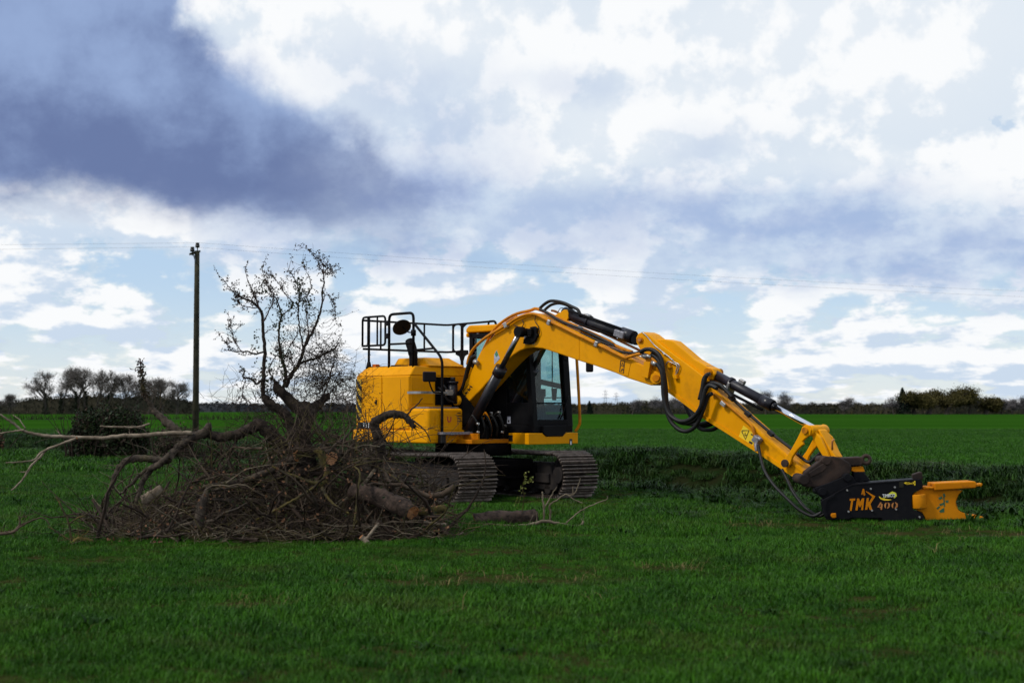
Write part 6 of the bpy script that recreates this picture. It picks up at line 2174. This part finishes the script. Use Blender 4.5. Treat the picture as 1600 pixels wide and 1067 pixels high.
gl = 'bare trees along the far edge of the field at the left'
for i, (px, py, wp, nm, lab) in enumerate((
        (72, 578, 60, 'ivy_tree', 'leftmost tall bare tree on the far field edge, ivy low on its trunk'),
        (96, 574, 46, 'ivy_tree', 'second tall bare tree from the left, a dark column of ivy on its trunk'),
        (119, 573, 50, 'ivy_tree', 'third tall bare tree from the left, with thick ivy on the trunk'),
        (134, 571, 56, 'ivy_tree', 'tallest bare tree in the left row, just right of the ivied third one'),
        (152, 576, 50, 'bare_tree', 'bare tree right of the tallest one in the left row'),
        (170, 579, 54, 'ivy_tree', 'ivied bare tree in the middle of the left row behind the hedge stub'),
        (189, 583, 50, 'bare_tree', 'bare tree left of the lichened upright stem with red buds'),
        (210, 589, 46, 'bare_tree', 'lower bare tree just behind the upright stem with red buds'),
        (233, 590, 48, 'bare_tree', 'bare tree just right of the upright stem with red buds'),
        (255, 592, 52, 'bare_tree', 'second bare tree from the utility pole, left of it'),
        (277, 596, 52, 'bare_tree', 'round bare tree just left of the utility pole'),
        (15, 618, 26, 'bare_tree', 'small faint bare tree near the left edge of the photo'))):
    far_tree(nm, lab, gl, px, py, 430 + (i * 37) % 40, wp, 'bare', 100 + i, 0.33)
gr_ = 'trees on the far hedge line at the right'
for i, (px, py, wp, nm, kind, lab) in enumerate((
        (1411, 606, 32, 'conifer_tree', 'conifer', 'dark pointed evergreen on the far hedge line at the right'),
        (1396, 622, 22, 'bare_tree', 'small', 'small bare tree left of the dark pointed evergreen'),
        (1428, 616, 44, 'budding_tree', 'bud', 'low olive tree touching the dark evergreen on its right'),
        (1450, 611, 70, 'budding_tree', 'bud', 'left part of the round olive clump, beside the low olive tree'),
        (1478, 607, 84, 'budding_tree', 'bud', 'tallest and roundest olive tree of the right-hand clump'),
        (1514, 609, 66, 'bare_tree', 'bare', 'domed bare tree with see-through crown right of the olive clump'),
        (1540, 625, 40, 'budding_tree', 'bud', 'low olive bush-like tree right of the domed bare tree'),
        (1564, 626, 16, 'bare_tree', 'small', 'thin bare tree nearest the olive clump of the three at the right edge'),
        (1581, 624, 14, 'bare_tree', 'small', 'thin bare tree second from the right edge of the photo'),
        (1598, 620, 18, 'bare_tree', 'small', 'thin bare tree at the right edge of the photo'),
        (1196, 612, 22, 'bare_tree', 'small', 'small faint bare tree just above the chrome rod of the bucket cylinder'),
        (1221, 612, 26, 'bare_tree', 'small', 'rounder faint bare tree right of the one above the chrome rod'),
        (1318, 623, 22, 'bare_tree', 'small', 'faint low bare tree in the hedge midway between rod and evergreen'),
        (1036, 622, 34, 'bare_tree', 'small', 'bare tree on the far hedge seen below the dipper joint'),
        (988, 627, 24, 'bare_tree', 'small', 'low bare tree on the far hedge under the middle of the boom'),
        (1062, 622, 30, 'bare_tree', 'small', 'bare tree on the far hedge just right of the hose loops'),
        (922, 627, 12, 'conifer_tree', 'conifer', 'small dark evergreen on the far hedge right of the cab'))):
    far_tree(nm, lab, gr_, px, py, 440 + (i * 31) % 30, wp, kind, 300 + i, 0.25 if kind != 'small' else 0.14)


def hedgerow(name, label, px0, px1, top, d, depth, n, s, mats, base=None, cat='hedge', vary=0.3):
    x0, x1 = (px0 - 800) / F * d, (px1 - 800) / F * d
    o = Vector(((x0 + x1) / 2, d, 0))
    mb = MB()
    hts = lambda x: (CAMH + (640 - top((x * F / d) + 800)) / F * d) * (1 + vary * 0.5 * mnoise.noise(Vector((x * 0.11, d, 0))) + vary * 0.6 * mnoise.noise(Vector((x * 0.4, d, 7))))
    # a solid heart so that no daylight shows low down
    k = int((x1 - x0) / 1.5) + 2
    vs, fs = [], []
    for i in range(k):
        x = x0 + (x1 - x0) * i / (k - 1)
        hh = hts(x) * 0.86
        for (dy, z) in ((-depth * .8, -0.2), (-depth * .55, hh * 0.8), (0, hh), (depth * .6, hh * .8), (depth * .8, -0.2)):
            vs.append((x, d + dy + rnd.uniform(-.2, .2), z))
    for i in range(k - 1):
        for j in range(4):
            fs.append((i * 5 + j, i * 5 + j + 1, (i + 1) * 5 + j + 1, (i + 1) * 5 + j))
    mb.add(vs, fs, 0, True)
    for _ in range(n):
        x = rnd.uniform(x0, x1)
        hh = hts(x)
        t = rnd.random() ** 0.7
        leaf_card(mb, Vector((x, d - depth * rnd.uniform(-.3, 1.0) * (1.1 - t * .6), t * hh)), s * rnd.uniform(0.5, 1.5), rnd.randrange(len(mats)))
    for _ in range(n // 3):
        x = rnd.uniform(x0, x1)
        hh = hts(x)
        b = Vector((x, d - depth * rnd.uniform(0, .8), hh * rnd.uniform(.55, .95)))
        e = Vector((rnd.gauss(0, .35), rnd.gauss(0, .3), 1)).normalized()
        mb.add([b - Vector((.05, 0, 0)), b + Vector((.05, 0, 0)), b + e * rnd.uniform(.5, 1.3)], [(0, 1, 2)], rnd.randrange(len(mats)))
    return tag(mb.build(name, mats, None, o), label, cat)


def interp(tab):
    def f(px):
        for (a, b), (c, d) in zip(tab, tab[1:]):
            if a <= px <= c:
                return b + (d - b) * (px - a) / (c - a)
        return tab[0][1] if px < tab[0][0] else tab[-1][1]
    return f


hedgerow('hedge', 'long dark bare hedge across the far field at the right', 880, 1750, interp([(880, 632), (960, 630), (1000, 627), (1080, 626), (1110, 630), (1280, 630), (1390, 631), (1420, 624), (1550, 627), (1600, 632), (1750, 630)]), 470, 3.0, 15000, 0.32, [M['hedge_dark'], M['hedge'], M['hedge'], M['far_bud']])
hedgerow('hedge', 'dark far hedge under the row of bare trees at the left', -260, 310, interp([(-260, 632), (0, 628), (50, 621), (110, 616), (180, 615), (260, 617), (292, 622), (310, 630)]), 480, 3.0, 9000, 0.34, [M['hedge_dark'], M['hedge_dark'], M['hedge']])
hedgerow('distant_wood', 'distant haze-blue wood on the skyline behind the utility pole', 290, 930, interp([(290, 628), (360, 629), (420, 631), (500, 630), (700, 631), (930, 631)]), 900, 6.0, 8000, 0.7, [M['hedge_haze'], M['hedge_dark'], M['hedge_haze']], cat='wood', vary=0.25)
hedgerow('low_bank', 'thin dark line of rough growth across the far green field at the left', -200, 640, interp([(-200, 654.6), (640, 654.6)]), 215, 0.8, 2500, 0.10, [M['rough_grass'], M['hedge_dark']], cat='bank', vary=0.4)

# lattice pylons, very far
for px, py, lab in ((946, 609, 'left of two faint far pylons seen under the boom'), (963, 613, 'right of two faint far pylons seen under the boom'), (1136, 614, 'faint far pylon above the hedge beside the dipper')):
    d = 1900.0
    b = W(px, 640, d)
    b.z = 0
    h = CAMH + (640 - py) / F * d
    mb = MB()
    for sx in (-1, 1):
        for sy in (-1, 1):
            mb.tube([b + Vector((sx * 2.5, sy * 2.5, 0)), b + Vector((sx * .5, sy * .5, h))], 0.16, 4)
    for z, ww in ((.62, 5), (.78, 4.2), (.92, 3)):
        mb.tube([b + Vector((-ww, 0, h * z)), b + Vector((ww, 0, h * z))], 0.2, 4)
    for i in range(6):
        mb.tube([b + Vector((-2.2 + i * .3, 0, h * i / 7)), b + Vector((2.2 - i * .3, 0, h * (i + 1) / 7))], 0.12, 4)
    tag(mb.build('pylon', M['wire'], None, b), lab, 'pylon', 'far electricity pylons')

# ------------------------------------------------------------------ grass
def tuft(name, nb, hgt, wid, spread, mat, seed, lean=0.45, flat=False):
    rs = random.Random(seed)
    mb = MB()
    for _ in range(nb):
        a = rs.uniform(0, 2 * PI)
        rr = spread * math.sqrt(rs.random())
        b = Vector((rr * math.cos(a), rr * math.sin(a), -0.01))
        h = hgt * rs.uniform(0.45, 1.15)
        az = rs.uniform(0, 2 * PI)
        ln = lean * rs.uniform(0.2, 1.3)
        dv = Vector((math.cos(az), math.sin(az), 0))
        sd_ = Vector((-math.sin(az + rs.uniform(-.6, .6)), math.cos(az), 0)) * wid * rs.uniform(.7, 1.3) / 2
        m1 = b + dv * h * ln * 0.3 + Vector((0, 0, h * 0.55))
        t = b + dv * h * ln + Vector((0, 0, h * (1 - 0.25 * ln)))
        mb.add([b - sd_, b + sd_, m1 + sd_ * 0.85, m1 - sd_ * 0.85, t], [(0, 1, 2, 3), (3, 2, 4)], 0, True)
    o = mb.build(name, mat, link=False)
    return o


def scatter(name, label, tufts, pts, scales):
    me = bpy.data.meshes.new(name)
    me.from_pydata([tuple(p) for p in pts], [], [])
    at = me.attributes.new('sc', 'FLOAT', 'POINT')
    at.data.foreach_set('value', np.array(scales, dtype=np.float32))
    ob = bpy.data.objects.new(name, me)
    COL.objects.link(ob)
    col = bpy.data.collections.new(name + '_tufts')
    for t in tufts:
        col.objects.link(t)
    ng = bpy.data.node_groups.new(name, 'GeometryNodeTree')
    ng.interface.new_socket('Geometry', in_out='INPUT', socket_type='NodeSocketGeometry')
    ng.interface.new_socket('Geometry', in_out='OUTPUT', socket_type='NodeSocketGeometry')
    N, L = ng.nodes, ng.links
    gi, go = N.new('NodeGroupInput'), N.new('NodeGroupOutput')
    ci = N.new('GeometryNodeCollectionInfo')
    ci.inputs['Collection'].default_value = col
    ci.inputs['Separate Children'].default_value = True
    ci.inputs['Reset Children'].default_value = True
    ip = N.new('GeometryNodeInstanceOnPoints')
    ip.inputs['Pick Instance'].default_value = True
    rv = N.new('FunctionNodeRandomValue')
    rv.data_type = 'FLOAT_VECTOR'
    rv.inputs[0].default_value = (-0.12, -0.12, 0)
    rv.inputs[1].default_value = (0.12, 0.12, 6.283)
    na = N.new('GeometryNodeInputNamedAttribute')
    na.data_type = 'FLOAT'
    na.inputs['Name'].default_value = 'sc'
    ri = N.new('FunctionNodeRandomValue')
    ri.data_type = 'INT'
    ri.inputs[4].default_value = 0
    ri.inputs[5].default_value = len(tufts) - 1
    ri.inputs['Seed'].default_value = 5
    L.new(gi.outputs[0], ip.inputs['Points'])
    L.new(ci.outputs[0], ip.inputs['Instance'])
    L.new(rv.outputs[0], ip.inputs['Rotation'])
    L.new(na.outputs[0], ip.inputs['Scale'])
    L.new(ri.outputs[2], ip.inputs['Instance Index'])
    L.new(ip.outputs[0], go.inputs[0])
    md = ob.modifiers.new('scatter', 'NODES')
    md.node_group = ng
    tag(ob, label, 'grass', None, 'stuff')
    return ob


rng = np.random.default_rng(11)
bare = [(WG(770, 906), 0.8, 0.22), (WG(650, 914), 0.5, 0.15), (WG(1520, 836), 1.2, 0.3), (WG(1190, 822), 0.7, 0.2), (WG(400, 948), 0.4, 0.15), (WG(1050, 888), 0.4, 0.12), (WG(1595, 838), 0.6, 0.25)]


def bare_at(x, y):
    k = 0.0
    for c, rx, ry in bare:
        k = max(k, 1 - (((x - c.x) / rx) ** 2 + ((y - c.y) / (ry * 2.2)) ** 2))
    return k


def field_points(y0, y1, dens, qlo, qhi, s0, s1, amp=1.0, margin=1.35):
    hw = 0.36 * margin
    area = hw * (y1 * y1 - y0 * y0)
    n = int(area * dens)
    y = np.sqrt(rng.uniform(y0 * y0, y1 * y1, n))
    x = rng.uniform(-hw, hw, n) * y
    pts, sc_ = [], []
    for a, b in zip(x.tolist(), y.tolist()):
        q = q_of(a, b)
        if not (qlo < q < qhi):
            continue
        k = bare_at(a, b)
        if k > 0 and rnd.random() < 0.25 + 0.5 * k:
            continue
        nz = mnoise.noise(Vector((a * 0.35, b * 0.35, 1.7))) * 0.55 + mnoise.noise(Vector((a * 1.1, b * 1.1, 4.2))) * 0.45
        s = (s0 + (s1 - s0) * rnd.random()) * (1 + amp * nz)
        if k > 0:
            s *= 0.55
        if (abs(a - CX) < 2.6 and abs(b - CY) < 2.2):
            s *= 0.6
        pts.append((a, b, H(a, b)))
        sc_.append(max(0.25, s))
    return pts, sc_


near_t = [tuft('grass_tuft', 40, 0.064, 0.0046, 0.10, M['grass'], 50 + i, 0.6) for i in range(5)]
p_, s_ = field_points(6.2, 17, 175, -400, 0.6, 0.7, 1.25)
p2, s2 = field_points(17, 34, 64, -400, 0.6, 1.0, 1.5)
scatter('grass', 'short dark green pasture grass covering the foreground', near_t, p_ + p2, s_ + s2)
mid_t = [tuft('grass_tuft', 30, 0.12, 0.012, 0.22, M['grass'], 70 + i, 0.6) for i in range(4)]
p3, s3 = field_points(34, 75, 11, -400, 0.6, 1.0, 1.5)
scatter('grass', 'pasture grass on the near side of the ditch at the left', mid_t, p3, s3)
crop_t = [tuft('crop_tuft', 36, 0.075, 0.014, 0.28, M['grass_far'], 80 + i, 0.5) for i in range(4)]
p4, s4 = field_points(24, 110, 9, DW + 0.4, 400, 0.8, 1.3, 0.35)
scatter('crop_grass', 'even green cereal crop starting beyond the ditch', crop_t, p4, s4)
marg_t = [tuft('margin_tuft', 30, 0.085, 0.012, 0.24, M['grass_margin'], 180 + i, 0.6) for i in range(4)]
pm, sm_ = field_points(24, 75, 11, DW + 0.6, DW + 9, 0.7, 1.25)
scatter('field_margin', 'paler grass strip along the far lip of the ditch', marg_t, pm, sm_)
rough_t = [tuft('rough_tuft', 64, 0.165, 0.013, 0.20, M['rough_grass'], 90 + i, 1.35) for i in range(5)]
p5, s5 = field_points(12, 80, 19, 0.2, DW + 0.6, 0.7, 1.6, 0.55)
p9, s9 = field_points(12, 60, 5, -4.5, 0.4, 0.25, 0.75)
p5, s5 = p5 + p9, s5 + s9
scatter('rough_grass', 'dark tussocky rough grass along the ditch banks', rough_t, p5, s5)
weed_t = [tuft('weed_tuft', 22, 0.20, 0.045, 0.16, M['weed'], 96 + i, 1.3) for i in range(4)]
p6, s6 = field_points(12, 60, 4.5, -2.5, DW, 0.3, 1.0)
p7, s7 = field_points(8, 30, 0.5, -400, -1.0, 0.25, 0.55)
scatter('weeds', 'broad-leaved weeds on the ditch edge behind the shear', weed_t, p6 + p7, s6 + s7)
straw_t = [tuft('straw_tuft', 5, 0.16, 0.006, 0.12, M['straw'], 120 + i, 1.6) for i in range(3)]
p8, s8 = field_points(7, 30, 0.5, -400, 1.0, 0.5, 1.1)
for c, rx, ry in bare:
    for _ in range(26):
        a, b = c.x + rnd.gauss(0, rx * .6), c.y + rnd.gauss(0, ry * 1.4)
        p8.append((a, b, H(a, b)))
        s8.append(rnd.uniform(0.3, 0.9))
scatter('straw', 'dry pale stalks scattered through the grass', straw_t, p8, s8)
